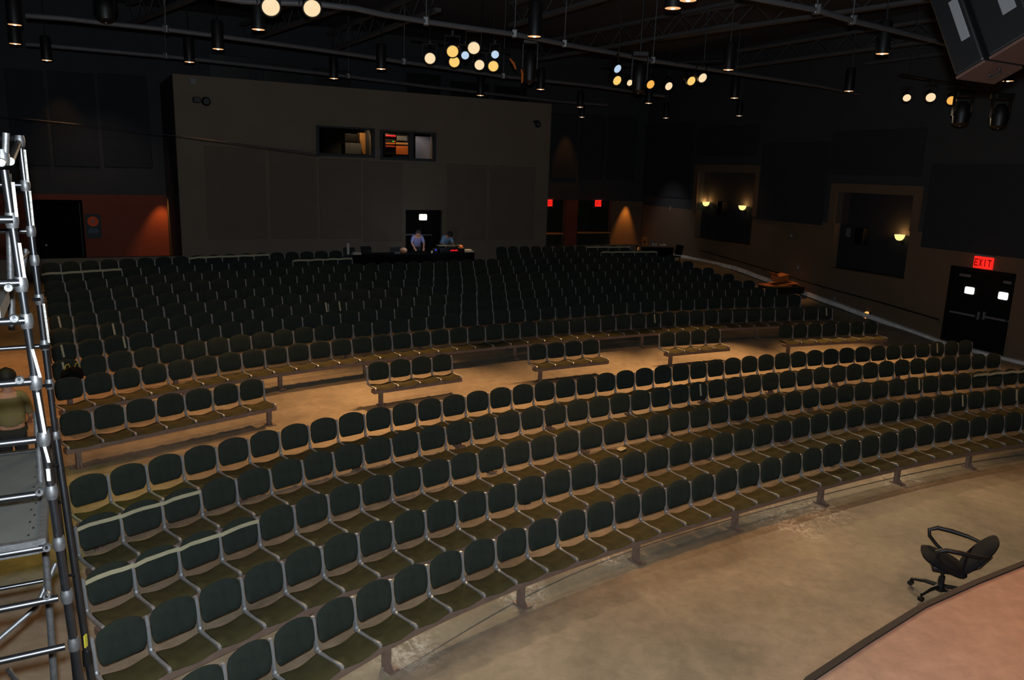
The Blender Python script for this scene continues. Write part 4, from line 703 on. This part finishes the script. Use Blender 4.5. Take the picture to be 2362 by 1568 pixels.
# ------------------------------------------------------------------ people
def person(name, loc, rz, joints, shirt, label, scale=1.0, hair_r=.0):
    """body: one continuous skinned surface; joints: dict of offsets in metres"""
    J = dict(pelvis=(0, 0, .95), chest=(0, -.02, 1.25), neckb=(0, -.03, 1.45), neck=(0, -.04, 1.53), head0=(0, -.05, 1.60), head1=(0, -.06, 1.68), head2=(0, -.05, 1.76))
    for s_, n_ in ((-1, 'l'), (1, 'r')):
        J['sh' + n_] = (s_ * .18, -.03, 1.41); J['el' + n_] = (s_ * .25, -.05, 1.12); J['wr' + n_] = (s_ * .24, -.25, .98); J['hip' + n_] = (s_ * .09, 0, .90); J['kn' + n_] = (s_ * .10, -.02, .50); J['an' + n_] = (s_ * .10, .02, .09); J['to' + n_] = (s_ * .12, -.17, .03)
    J.update(joints); R = dict(pelvis=.135, chest=.145, neckb=.085, neck=.055, head0=.088, head1=.118, head2=.085)
    for n_ in 'lr': R['sh' + n_] = .062; R['el' + n_] = .042; R['wr' + n_] = .028; R['hip' + n_] = .095; R['kn' + n_] = .062; R['an' + n_] = .042; R['to' + n_] = .032
    E_ = [('pelvis', 'chest'), ('chest', 'neckb'), ('neckb', 'neck'), ('neck', 'head0'), ('head0', 'head1'), ('head1', 'head2')]
    for n_ in 'lr': E_ += [('neckb', 'sh' + n_), ('sh' + n_, 'el' + n_), ('el' + n_, 'wr' + n_), ('pelvis', 'hip' + n_), ('hip' + n_, 'kn' + n_), ('kn' + n_, 'an' + n_), ('an' + n_, 'to' + n_)]
    for n_ in 'lr':                                                   # hands: palm and five unequal curled fingers
        s_ = -1 if n_ == 'l' else 1; w = Vector(J['wr' + n_]); d = (w - Vector(J['el' + n_])).normalized(); side = d.cross(Vector((0, 0, 1))).normalized() if abs(d.z) < .95 else Vector((1, 0, 0)); dn = d.cross(side)
        if dn.z > 0: dn = -dn
        pc = w + d * .06; J['pa' + n_] = tuple(pc); R['pa' + n_] = .034; E_.append(('wr' + n_, 'pa' + n_))
        for f_, (o_, l_) in enumerate(((-.030, .070), (-.010, .082), (.011, .076), (.031, .058))):
            a_ = pc + d * .035 + side * o_; m_ = a_ + d * l_ * .5 + dn * .008; t_ = m_ + d * l_ * .35 + dn * .03
            for q_, nm in ((a_, 'a'), (m_, 'b'), (t_, 'c')): J['f%s%d%s' % (n_, f_, nm)] = tuple(q_); R['f%s%d%s' % (n_, f_, nm)] = .010
            E_ += [('pa' + n_, 'f%s%da' % (n_, f_)), ('f%s%da' % (n_, f_), 'f%s%db' % (n_, f_)), ('f%s%db' % (n_, f_), 'f%s%dc' % (n_, f_))]
        q1 = w + d * .03 - side * s_ * .04; q2 = q1 + d * .035 - side * s_ * .02 + dn * .012; J['t1' + n_] = tuple(q1); J['t2' + n_] = tuple(q2); R['t1' + n_] = R['t2' + n_] = .011; E_ += [('pa' + n_, 't1' + n_), ('t1' + n_, 't2' + n_)]
    root = empty(name, loc=loc, rz=rz); root.scale = (scale,) * 3; tag(root, label, 'person')
    def skin(nm, keys, grow, m, rootk, parent):
        ks = [k for k in J if k in keys]; me = bpy.data.meshes.new(nm); me.from_pydata([J[k] for k in ks], [(ks.index(a), ks.index(b_)) for a, b_ in E_ if a in ks and b_ in ks], [])
        o = bpy.data.objects.new(nm, me); COL.objects.link(o); o.parent = parent; sm = o.modifiers.new('skin', 'SKIN'); me.materials.append(M[m]); sm.use_smooth_shade = True
        for k, v in zip(ks, me.skin_vertices[0].data): rr = R[k] + grow.get(k, grow.get('*', 0)); v.radius = (rr * (1.25 if k in ('pelvis', 'chest') else 1), rr * (.85 if k in ('pelvis', 'chest') else 1)); v.use_root = (k == rootk)
        ss = o.modifiers.new('subsurf', 'SUBSURF'); ss.levels = 1; ss.render_levels = 2; return o
    body = skin('body', set(J), {}, 'skin', 'pelvis', root)
    skin('shirt', {'pelvis', 'chest', 'neckb', 'shl', 'ell', 'shr', 'elr'}, {'*': .018, 'neckb': .012}, shirt, 'chest', root)
    skin('trousers', {'pelvis', 'hipl', 'knl', 'anl', 'hipr', 'knr', 'anr'}, {'*': .017, 'pelvis': .010}, 'trouser', 'pelvis', root)
    hp = Vector(J['head1']); up = (Vector(J['head2']) - Vector(J['head0'])).normalized(); T = Matrix.Translation(hp + up * .035 + Vector((0, .018, 0))) @ up.to_track_quat('Z', 'Y').to_matrix().to_4x4(); k = 1 + hair_r
    b = MB(); b.lathe([(.098 * k, -.05), (.112 * k, -.01), (.108 * k, .04), (.085 * k, .085), (.05 * k, .11), (.012, .118 * k)], T, 18); b.build('hair', 'hair', root, smooth=True)
    b = MB(); f0 = hp + Vector((0, -.088, 0)); b.lathe([(.006, -.02), (.013, -.01), (.012, .0), (.005, .028)], Matrix.Translation(f0 + Vector((0, -.005, -.005))), 8)
    for s_ in (-1, 1): b.lathe([(.004, -.006), (.009, 0), (.004, .006)], Matrix.Translation(f0 + Vector((s_ * .033, .008, .022))), 8, 1); b.lathe([(.006, -.03), (.016, 0), (.006, .03)], Matrix.Translation(hp + Vector((s_ * .096, .01, 0))), 8)
    b.box(-.022, .022, f0.y - .002, f0.y + .01, f0.z - .045, f0.z - .036, 2); b.build('face_features', ['skin', 'black', 'rackred'], root); return root
# man standing in the left aisle, seen over the scaffold deck
pm = at_y(16, 884, 11.3); person('person', (pm.x, pm.y, groundz(pm.x, pm.y)), math.radians(215), {}, 'shirt3', 'person with black hair and khaki shirt standing behind the scaffold', 1.06, .12)
p1 = at_y(960, 560, 30.1); person('person', (p1.x, p1.y, 1.62), math.radians(20), dict(chest=(0, -.12, 1.22), neckb=(0, -.24, 1.38), neck=(0, -.30, 1.43), head0=(0, -.36, 1.46), head1=(0, -.42, 1.52), head2=(0, -.43, 1.60), shl=(-.17, -.20, 1.35), shr=(.17, -.20, 1.35), ell=(-.24, -.30, 1.10), elr=(.24, -.30, 1.10), wrl=(-.18, -.50, .95), wrr=(.18, -.50, .95)), 'shirt1', 'person in a lavender shirt leaning over the mixing table', .98)
p2 = at_y(1022, 560, 31.2); person('person', (p2.x, p2.y, 1.62), math.radians(35), dict(chest=(0, -.16, 1.18), neckb=(0, -.34, 1.30), neck=(0, -.41, 1.33), head0=(0, -.47, 1.34), head1=(0, -.53, 1.38), head2=(0, -.56, 1.46), shl=(-.17, -.28, 1.28), shr=(.17, -.28, 1.28), ell=(-.24, -.38, 1.04), elr=(.24, -.38, 1.04), wrl=(-.18, -.56, .92), wrr=(.18, -.56, .92)), 'shirt2', 'person in a light blue shirt bending over the console', .98)
# ------------------------------------------------------------------ mixing table and things on it
DESK = Plane(-3.4, 29.25, 29); dl = DESK.hit(822, 580)[0]; drr = DESK.hit(1094, 590)[0]; dt = DESK.hit(960, 586)[1]
e = empty('mixing_table', DESK.mat()); tag(e, 'long table draped in black cloth behind the centre of the far rows', 'table')
b = MB(); b.box(dl, drr, 0, .8, dt - .03, dt, bev=.01); b.build('tabletop', 'blackfab', e); b = MB(); n_ = 40; pts = [(dl + (drr - dl) * i / n_, -.012 - .012 * math.sin(i * 1.9)) for i in range(n_ + 1)]
b.add([(x, y, dt - .002) for x, y in pts] + [(x, y, 1.62) for x, y in pts] + [(x, y + .01, dt - .002) for x, y in pts] + [(x, y + .01, 1.62) for x, y in pts], [(i, i + 1, n_ + 2 + i, n_ + 1 + i) for i in range(n_)] + [(2 * n_ + 2 + i, 3 * n_ + 3 + i, 3 * n_ + 4 + i, 2 * n_ + 3 + i) for i in range(n_)] + [(i, 2 * n_ + 2 + i, 2 * n_ + 3 + i, i + 1) for i in range(n_)]); b.build('cloth_skirt', 'blackfab', e)
for x_ in (dl + .1, (dl + drr) / 2, drr - .1): b = MB(); b.box(x_ - .02, x_ + .02, .1, .7, 1.62, dt - .03); b.build('leg', 'black', e)
def on_desk(px, name, label, cat, builder, y=.35):
    a = DESK.hit(px, 586, -y)[0]; e = empty(name, DESK.mat(a, dt + .003, -y)); tag(e, label, cat); builder(e); return e
def B(e, nm, m, *a, **k): b = MB(); b.box(*a, **k); return b.build(nm, m, e)
on_desk(803, 'paper_roll', 'pale upright roll at the left end of the mixing table', 'roll', lambda e: (lambda b: (b.lathe([(.05, 0), (.05, .40), (.03, .40), (.03, .38)], Matrix.Identity(4), 14), b.build('roll', 'white', e), B(e, 'base', 'grey', -.07, .07, -.07, .07, -.001, .004)))(MB()))
def laptop(e):
    B(e, 'keyboard', 'black', -.2, .2, -.15, .12, 0, .02, bev=.005); b = MB(); b.box(-.2, .2, 0, .015, 0, .26, T=Matrix.Translation((0, .12, .02)) @ Matrix.Rotation(-.35, 4, 'X')); b.build('screen', 'black', e)
on_desk(848, 'laptop', 'open black laptop on the left part of the mixing table', 'laptop', laptop)
def pile(e):
    for k in range(4): B(e, 'sheet', 'paper', -.17 + .02 * k, .15 - .01 * k, -.14, .12, k * .022, k * .022 + .014)
on_desk(822, 'paper_stack', 'stack of pale papers beside the laptop on the mixing table', 'papers', pile)
on_desk(930, 'paper_bag', 'rounded tan bag on pale paper in the middle of the mixing table', 'bag', lambda e: (lambda b: (b.lathe([(.08, 0), (.14, .05), (.15, .12), (.10, .19), (.03, .21)], Matrix.Identity(4), 14), b.build('bag_body', mat('tan_bag', (190, 140, 105), .8), e, smooth=True), B(e, 'paper_sheet', 'grey', -.36, -.16, -.12, .1, 0, .05)))(MB()))
def console(e):
    B(e, 'console_body', 'black', -.50, .50, -.3, .22, 0, .16, bev=.02); B(e, 'top_shelf', mat('shelf_edge', (150, 146, 110), .6), -.48, .42, -.05, .22, .24, .262); b = MB()
    for x_ in (-.45, .40): b.box(x_ - .015, x_ + .015, .0, .2, .16, .24)
    b.build('shelf_bracket', 'black', e); b = MB()
    for k in range(7): x_ = -.10 + k * .045; b.box(x_, x_ + .026, -.312, -.303, .06 + .02 * (k % 2), .10 + .015 * (k % 3))
    b.build('red_display', 'e_red', e)
on_desk(1037, 'mixing_console', 'black mixing console with a red lit display', 'console', console, .42)
on_desk(1003, 'network_box', 'small black box with one blue light left of the console', 'box', lambda e: (B(e, 'case', 'black', -.1, .1, -.08, .08, 0, .16, bev=.01), B(e, 'blue_light', 'e_blu', -.018, .018, -.1, -.082, .09, .125)))
on_desk(996, 'paper_cup', 'tiny pale cup left of the console', 'cup', lambda e: (lambda b: (b.lathe([(.028, 0), (.038, .09), (.033, .09), (.025, .01)], Matrix.Identity(4), 12), b.build('cup', 'paper', e)))(MB()), .15)
on_desk(1062, 'orange_pack', 'crumpled orange pack right of the console', 'pack', lambda e: (lambda b: (b.lathe([(.05, 0), (.10, .04), (.12, .14), (.10, .22), (.05, .26)], Matrix.Identity(4), 9), b.build('pack', 'orange', e)))(MB()), .45)
on_desk(1078, 'lit_papers', 'bright lamp-lit papers at the right end of the mixing table', 'papers', lambda e: (B(e, 'sheet', 'paper', -.2, .2, -.15, .15, 0, .05, bev=.01), B(e, 'open_page', 'paper', -.14, .16, -.1, .1, .05, .10, bev=.02)), .35)
for x_, y_, e_ in ((950, 30.0 - .9, 7), (1030, 30.0 - .6, 7)):
    q_ = at_y(x_, 560, y_); l = bpy.data.lights.new('desk_people_fill', 'POINT'); l.energy = e_; l.color = (.75, .85, 1); l.shadow_soft_size = .1; lo = bpy.data.objects.new('desk_people_fill', l); COL.objects.link(lo); lo.location = (q_.x, q_.y, 3.0)  # added fill lights that brighten the two people at the table
lp = DESK.pt(DESK.hit(1078, 586)[0], dt + .7, -.35); spot('desk_lamp', lp, lp - Vector((0, 0, 1)), 9, WARM2, 60, .6, .02)
for px, t_ in ((805, 'left end'), (912, 'middle')):
    a = DESK.hit(px, 586, -1.0)[0]; z = BOX.hit(px, 590)[1]; e = empty('folding_chair', DESK.mat(a, 1.62, -.98)); tag(e, 'dark chair back behind the %s of the mixing table' % t_, 'chair'); b = MB(); b.box(-.22, .22, 0, .04, .5, .93, bev=.02); b.build('backrest', 'black', e); B(e, 'seat', 'black', -.22, .22, -.4, 0, .43, .47, bev=.01)
    for x_ in (-.2, .2):
        for y_ in (-.36, 0): B(e, 'leg', 'black', x_ - .012, x_ + .012, y_ - .012, y_ + .012, 0, .43)
# ------------------------------------------------------------------ side table, chair and boxes, far right
q = at_y(1508, 574, 35.4); e = empty('side_table', loc=(q.x, q.y, 1.62), rz=math.radians(12)); tag(e, 'brown table with cups and boxes at the right end of the back rows', 'table')
B(e, 'tabletop', 'beam', -.75, .85, -.35, .35, .76, .80, bev=.01)
for x_ in (-.7, .8):
    for y_ in (-.3, .3): B(e, 'leg', 'black', x_ - .02, x_ + .02, y_ - .02, y_ + .02, 0, .76)
B(e, 'side_panel', 'blackfab', -.7, .8, -.33, -.31, .2, .76)
TT = Matrix.Translation((q.x, q.y, 2.423)) @ Matrix.Rotation(math.radians(12), 4, 'Z')
def on_t(name, x, y, label, cat, f): e_ = empty(name, TT @ Matrix.Translation((x, y, 0))); tag(e_, label, cat); f(e_); return e_
on_t('orange_box', -.42, .1, 'orange box, larger and taller of two on the side table', 'box', lambda e_: (B(e_, 'carton', 'card', -.16, .12, -.12, .12, 0, .34, bev=.005), B(e_, 'dark_hole', 'black', -.09, 0, -.125, -.121, .1, .2)))
on_t('cup_white', .0, -.1, 'pair of white cups in the middle of the side table', 'cup', lambda e_: [(lambda b: (b.lathe([(.035, 0), (.045, .11), (.04, .11), (.03, .01)], Matrix.Translation((dx, 0, 0)), 12), b.build('cup', 'white', e_)))(MB()) for dx in (-.08, .05)])
on_t('napkin_pile', .38, -.05, 'white crumpled napkins on the right of the side table', 'napkins', lambda e_: (B(e_, 'napkin', 'white', -.14, .02, -.08, .08, 0, .06, bev=.02), B(e_, 'napkin', 'white', -.02, .16, -.1, .05, .0, .085, bev=.03)))
on_t('water_bottle', -.05, .15, 'teal bottle standing behind the white cups', 'bottle', lambda e_: (lambda b: (b.lathe([(.035, 0), (.037, .15), (.015, .2), (.015, .23)], Matrix.Identity(4), 12), b.build('bottle', 'posterblue', e_)))(MB()))
q2 = BOX.hit(1469, 574); bp_ = BOX.pt(q2[0] - .02, 0, .42); e = empty('bucket', loc=(bp_.x, bp_.y, 1.62)); tag(e, 'white bucket with an orange bag left of the side table', 'bucket')
b = MB(); zt_ = max(.5, q2[1] - 1.62); b.lathe([(.13, 0), (.17, zt_), (.155, zt_), (.12, .03)], Matrix.Identity(4), 16); b.build('pail', 'white', e, smooth=True); b = MB(); b.lathe([(.12, zt_ - .02), (.16, zt_ + .05), (.12, zt_ + .16), (.05, zt_ + .2)], Matrix.Identity(4), 9); b.build('orange_bag', 'card', e)
q = at_y(1552, 602, 34.6); e = empty('black_chair', loc=(q.x, q.y, groundz(q.x, q.y)), rz=math.radians(-60)); tag(e, 'black chair turned sideways at the right end of the side table', 'chair')
B(e, 'seat', 'black', -.24, .24, -.22, .24, .42, .47, bev=.02); b = MB(); b.box(-.23, .23, 0, .05, 0, .45, T=Matrix.Translation((0, .24, .5)) @ Matrix.Rotation(-.2, 4, 'X'), bev=.02); b.build('backrest', 'black', e)
for x_ in (-.2, .2):
    for y_ in (-.18, .2): B(e, 'leg', 'black', x_ - .014, x_ + .014, y_ - .014, y_ + .014, 0, .42)
# cardboard heap on a low black cart
q = at_y(1800, 684, 30.6); q.z = groundz(q.x, q.y); cz = q.z; e = empty('utility_cart', loc=q, rz=math.radians(20)); tag(e, 'low black cart carrying flattened cardboard beside the right wall', 'cart')
B(e, 'cart_top', 'black', -.78, .78, -.42, .42, .20, .30, bev=.02); B(e, 'side_skirt', 'black', -.76, .76, -.41, -.38, .04, .20)
for x_ in (-.66, .66):
    for y_ in (-.33, .33): b = MB(); b.tube([(x_, y_ - .015, .05), (x_, y_ + .015, .05)], .05, 12); b.build('wheel', 'black', e)
TC = Matrix.Translation((q.x, q.y, cz + .303)) @ Matrix.Rotation(math.radians(20), 4, 'Z')
for k, (x, y, z, w, d, h_, rx, ry, rz_, t_) in enumerate(((-.32, 0, .005, 1.15, .7, .05, 0, .0, .1, 'flat brown cardboard sheet, lowest of the pile on the cart'), (.12, .05, .075, 1.05, .6, .03, .03, -.05, -.15, 'flat brown cardboard sheet on top of the lowest one'), (-.02, .12, .20, .60, .36, .22, .10, -.10, .25, 'crushed open cardboard box crowning the pile'), (.85, -.15, -.10, .55, .35, .02, .1, .5, .3, 'torn cardboard flap sliding off the right of the cart'))):
    e = empty('cardboard_box' if k == 2 else 'cardboard_sheet', TC @ Matrix.Translation((x, y, z)) @ Matrix.Rotation(rz_, 4, 'Z') @ Matrix.Rotation(ry, 4, 'Y') @ Matrix.Rotation(rx, 4, 'X')); tag(e, t_, 'cardboard', 'cardboard pile'); B(e, 'board', 'card', -w / 2, w / 2, -d / 2, d / 2, 0, h_, bev=.006)
    if k == 2: b = MB(); b.box(0, .25, -d / 2, d / 2, 0, .008, T=Matrix.Translation((w / 2, 0, h_)) @ Matrix.Rotation(.5, 4, 'Y')); b.box(-.25, 0, -d / 2, d / 2, 0, .008, T=Matrix.Translation((-w / 2, 0, h_)) @ Matrix.Rotation(.7, 4, 'Y')); b.build('flap', 'card', e)
pl_ = RIGHT.pt(RIGHT.hit(1800, 600)[0] , 4.2, 1.3); spot('unseen_aisle_spot', Vector((pl_.x, pl_.y, ZL)), (q.x, q.y, 0), 600, (1, .46, .16), 26, .8, .1)  # unseen spot added to brighten the cardboard heap
# ------------------------------------------------------------------ office chair in front of the stage
base = at_z(2166, 1374, .0); e = empty('office_chair', loc=(base.x, base.y, 0), rz=math.radians(250)); e.scale = (1.25,) * 3; tag(e, 'black office swivel chair with loop arms beside the stage edge', 'office chair')
# local: -Y is the way it faces
T = Matrix.Rotation(math.radians(-19), 4, 'X')
def lump(nx, ny, w, d, z0, z1, tw=0, round_=3.0):
    def sh(i, j):
        u = -1 + 2 * i / nx; v = -1 + 2 * j / ny; r_ = (abs(u) ** round_ + abs(v) ** round_) ** (1 / round_) if (u or v) else 0; m_ = max(abs(u), abs(v)); k = m_ / r_ if r_ else 1; return u, v, u * k * w, v * k * d, m_
    def tp(i, j): u, v, x, y, m_ = sh(i, j); return Vector((x, y, z0 + (z1 - z0) * (1 - m_ ** 5 * .6)))
    def bt(i, j): u, v, x, y, m_ = sh(i, j); return Vector((x * .96, y * .96, z0 - .0 + (z1 - z0) * .15 * m_ ** 4))
    return tp, bt
tp, bt = lump(12, 12, .25, .24, 0, .085); TS = Matrix.Translation((0, -.02, .38)) @ T
b = grid_closed(lambda i, j: TS @ tp(i, j), lambda i, j: TS @ bt(i, j), 12, 12); b.build('seat', 'chairblack', e, smooth=True)
tp, bt = lump(12, 12, .215, .275, 0, .06, round_=2.6); TB = Matrix.Translation((0, .315, .535)) @ Matrix.Rotation(math.radians(90 - 36), 4, 'X')
b = grid_closed(lambda i, j: TB @ tp(i, j), lambda i, j: TB @ bt(i, j), 12, 12); b.build('backrest', 'chairblack', e, smooth=True)
b = MB(); b.tube([(0, .05, .33), (0, .22, .34), (0, .33, .42), (0, .42, .56)], .025, 8); b.box(-.09, .09, -.12, .14, .30, .37, bev=.02); b.build('back_bracket', 'black', e)
for s_ in (-1, 1):
    b = MB(); b.tube([(s_ * .20, .36, .61), (s_ * .26, .24, .63), (s_ * .28, .08, .655), (s_ * .29, -.06, .665), (s_ * .29, -.14, .63), (s_ * .28, -.13, .56), (s_ * .27, -.05, .47), (s_ * .24, .06, .39)], [.018, .022, .026, .026, .022, .02, .018, .018], 10); b.build('armrest', 'black', e, smooth=True)
b = MB(); b.tube([(0, 0, .10), (0, 0, .24), (0, 0, .241), (0, 0, .34)], [.032, .032, .02, .02], 12); b.build('gas_column', 'black', e)
cb = MB(); cb.lathe([(.05, .07), (.055, .13), (.035, .15)], Matrix.Identity(4), 14); be = cb.build('star_base', 'black', e)
for k in range(5):
    a = math.radians(72 * k + 28); d = Vector((math.cos(a), math.sin(a), 0)); b = MB(); b.tube([d * .03 + Vector((0, 0, .12)), d * .16 + Vector((0, 0, .115)), d * .30 + Vector((0, 0, .08))], [.026, .022, .016], 8); b.build('spoke', 'black', be)
    sd = Vector((-d.y, d.x, 0)); c = d * .30 + Vector((0, 0, .033)); b = MB(); b.tube([c - sd * .022, c + sd * .022], .03, 12); b.tube([c + Vector((0, 0, .03)), d * .30 + Vector((0, 0, .08))], .012, 6); b.build('caster', 'black', be)
# ------------------------------------------------------------------ scaffold tower, left edge
sc_e = empty('scaffold_tower'); tag(sc_e, 'galvanised tube scaffold tower with grey decks at the left edge', 'scaffold')
SU = Vector((.875, .485, 0)); SV = Vector((-.485, .875, 0))
At = at_y(10, 392, 4.1); Ab = at_y(183, 1568, 4.1); Bt = at_y(45, 318, 5.6); Bb = at_y(128, 1000, 5.6); Cb = at_y(205, 1530, 5.45)
def line_z(p, q, z): t = (z - p.z) / (q.z - p.z); return p.lerp(q, t)
b = MB(); zj = at_y(110, 885, 4.1).z
def tube_part(name, pts, r, m='steel', n=14): b = MB(); b.tube(pts, r, n); return b.build(name, m, sc_e, smooth=True)
tube_part('post', [At, line_z(At, Ab, 1.0 if False else zj)], .0205); tube_part('post', [line_z(At, Ab, zj), line_z(At, Ab, .02)], [.0225, .027])
tube_part('post', [Bt, Bb], .0215); tube_part('post', [Bb, line_z(Bb, Cb, .02)], [.026, .030])
Dt = at_y(60, 330, 4.95); Db = at_y(122, 1568, 4.95); tube_part('post', [at_y(18, 400, 5.3), at_y(28, 760, 5.3)], .022, 'steel_dull'); 
tube_part('post', [at_y(84, 950, 4.9), at_y(125, 1568, 4.9), at_y(127, 1640, 4.9)], [.021, .024, .024], 'steel_dull')
tube_part('post', [at_y(112, 985, 5.5), at_y(142, 1240, 5.5), at_y(175, 1568, 5.5)], .022, 'steel')
tube_part('corner_bar', [at_y(23, 372, 4.15), at_y(42, 330, 5.5)], .021)
tube_part('spigot', [at_y(12, 372, 4.1), at_y(14, 306, 4.1)], .016, 'steel_dull'); tube_part('top_rail', [at_y(-60, 322, 5.6), at_y(40, 318, 5.6)], .019)
def rung(px, py, y, r, hi=None, pxB=None, ln=1.4, m='steel'):
    p = at_y(px, py, y); return tube_part('rung', [p, p - SU * ln], r, m)
for px, py in ((30, 506), (45, 652), (57, 739), (72, 880), (83, 1014), (92, 1139), (107, 1261), (134, 1379), (150, 1491)): rung(px, py, 4.08, .0205)
for px, py in ((62, 427), (73, 533), (96, 798), (100, 1339)): rung(px, py, 5.6, .017, m='steel')
def collar(p, r, h, ax=Vector((0, 0, 1)), m='steel_dull'):
    b = MB(); b.tube([p - ax * h, p - ax * h * .6, p - ax * h * .3, p + ax * h * .3, p + ax * h * .6, p + ax * h], [r * .9, r, r * 1.08, r * 1.08, r, r * .9], 16); b.build('coupler', m, sc_e, smooth=True)
for py in (363, 508, 655, 740, 881, 1011, 1134, 1252, 1374, 1484): z_ = at_y(15 + (py - 390) * .147, py, 4.1).z; collar(line_z(At, Ab, z_), .0305, .04)
for py in (325, 428, 533, 600, 690, 795, 885, 1005): z_ = at_y(45 + (py - 318) * .122, py, 5.6).z; collar(line_z(Bt, Bb, z_), .030, .038)
for px, py in ((20, 663), (33, 734), (45, 876), (91, 1134), (108, 1262), (108, 1373), (3, 375)): p = at_y(px, py, 4.02); collar(p, .021, .02, SV); collar(p + Vector((0, 0, .01)), .008, .035, SV, 'steel')
for py in (508, 428): pass
for (x0, y0, x1, y1, yy) in ((115, 798, 92, 800, 5.4), (118, 888, 96, 890, 5.4), (100, 1074, 134, 1072, 5.3), (118, 1160, 143, 1158, 5.3), (76, 691, 92, 690, 5.5), (160, 1327, 172, 1326, 5.3)): tube_part('link_bolt', [at_y(x0, y0, yy), at_y(x1, y1, yy)], .011, 'steel', 8)
tube_part('brace', [at_y(-10, 1480, 4.8), at_y(84, 1400, 5.0), at_y(128, 1300, 5.2)], .018, 'steel_dull'); tube_part('brace', [at_y(20, 1545, 5.0), at_y(60, 1600, 4.7)], .018, 'steel_dull'); tube_part('brace', [at_y(60, 575, 5.2), at_y(48, 660, 5.1)], .014, 'steel_dull')
tube_part('brace', [at_y(45, 600, 4.9), at_y(64, 582, 5.3)], .012)
# labels wrapped on the posts
for (x0, y0, x1, y1, yy) in ((25, 420, 34, 500, 4.075), (40, 560, 52, 640, 4.075), (70, 805, 88, 870, 4.07), (82, 905, 99, 1000, 4.07), (98, 1030, 108, 1066, 4.07), (52, 345, 60, 420, 5.575), (64, 440, 72, 520, 5.575), (96, 700, 108, 790, 5.575)):
    a = at_y(x0 + 5, y0, yy); c = at_y(x1 + 5, y1, yy); b = MB(); d = (c - a).normalized(); b.sweep([(a, Vector((1, 0, 0)), Vector((0, 1, 0))), (c, Vector((1, 0, 0)), Vector((0, 1, 0)))], [(-.009, .0), (-.006, -.006), (.004, -.007), (.009, -.002), (.006, .004)]); b.build('sticker', 'label', sc_e)
p = at_y(112, 1095, 4.07); B_ = MB(); B_.box(-.009, .009, -.004, .004, -.035, .035); B_.build('warning_sticker', 'label', sc_e, T=Matrix.Translation(p))
# decks
def deck(z, s_near, length, width, inset, m='deck'):
    o_ = line_z(At, Ab, z); p0 = o_ + SV * s_near - SU * inset; T_ = Matrix(((SU.x, SV.x, 0, p0.x), (SU.y, SV.y, 0, p0.y), (0, 0, 1, p0.z), (0, 0, 0, 1)))
    b = MB(); b.box(-width, 0, 0, length, .0, .02); o = b.build('deck_board', m, sc_e, T=T_); b = MB(); b.box(-.03, .006, -.01, length, -.05, .032); b.box(-width, -.03, -.02, .02, -.05, .03); b.box(-width, -.03, length - .02, length + .02, -.05, .03); b.box(-width, -.035, length * .44, length * .47, .021, .03)
    fr_ = b.build('deck_rim', 'steel_dull', o)
    b = MB()
    for k in range(16): b.box(-.085 + .02 * (k % 2), -.075 + .02 * (k % 2), .08 + k * length / 17, .10 + k * length / 17, .02, .024)
    b.build('grip_plate', 'black', o)
zd = at_y(107, 1256, 4.1).z; deck(zd + .02, .02, 1.62, 1.2, .07)
zd2 = at_y(57, 736, 4.1).z; deck(zd2 + .03, .04, .70, 1.0, .12)
# caster at the foot of the far post
p = at_y(200, 1500, 5.45); b = MB(); b.tube([p, p - Vector((0, 0, .12))], [.034, .036], 14); b.build('caster_socket', 'black', sc_e)
# handrail tube with yellow label beside it
p = at_y(200, 1475, 5.42); b = MB(); b.box(-.004, .006, -.034, .0, -.05, .05); b.build('yellow_sticker', mat('yellow_label', (190, 180, 60), .6), sc_e, T=Matrix.Translation(p))
# ------------------------------------------------------------------ lamps lighting the left aisle
spot('unseen_aisle_spot', (-11.5, 15.5, ZL), (-9.8, 15.0, 0), 1500, (1, .38, .10), 55, .8, .12)
spot('unseen_aisle_spot', (-6.9, 10.2, ZL), (-6.4, 10.6, 0), 560, (1, .92, .22), 34, .8, .12)
spot('corner_downlight', BACK.pt(BACK.hit(1443, 500)[0], 4.35, .35), BACK.pt(BACK.hit(1440, 500)[0], 1.9, .02), 300, AMBER, 50, .7, .08)
spot('corner_downlight', BACK.pt(BACK.hit(378, 560)[0], 4.3, .5), BACK.pt(BACK.hit(376, 560)[0], 1.6, .05), 170, AMBER, 62, .7, .08)
spot('wall_glow_and_fill', BACK.pt(BACK.hit(1300, 400)[0], 8.4, .9), BACK.pt(BACK.hit(1300, 400)[0], 5.5, .05), 90, AMBER, 40, .8, .08)
spot('wall_glow_and_fill', BACK.pt(BACK.hit(140, 280)[0], 8.8, 1.2), BACK.pt(BACK.hit(150, 330)[0], 5.5, .05), 45, WARM, 50, .8, .08)
spot('wall_glow_and_fill', RIGHT.pt(RIGHT.hit(1550, 520)[0], 6.6, 3.0), RIGHT.pt(RIGHT.hit(1550, 520)[0], 2.6, .05), 110, (1, .92, .90), 62, .9, .1)  # added fill for the dark far end of the right wall
spot('wall_glow_and_fill', BACK.pt(BACK.hit(260, 520)[0], 8.0, 3.0), BACK.pt(BACK.hit(240, 520)[0], 3.2, .05), 80, (1, .70, .6), 90, .9, .1)  # added fill that lifts the red back wall
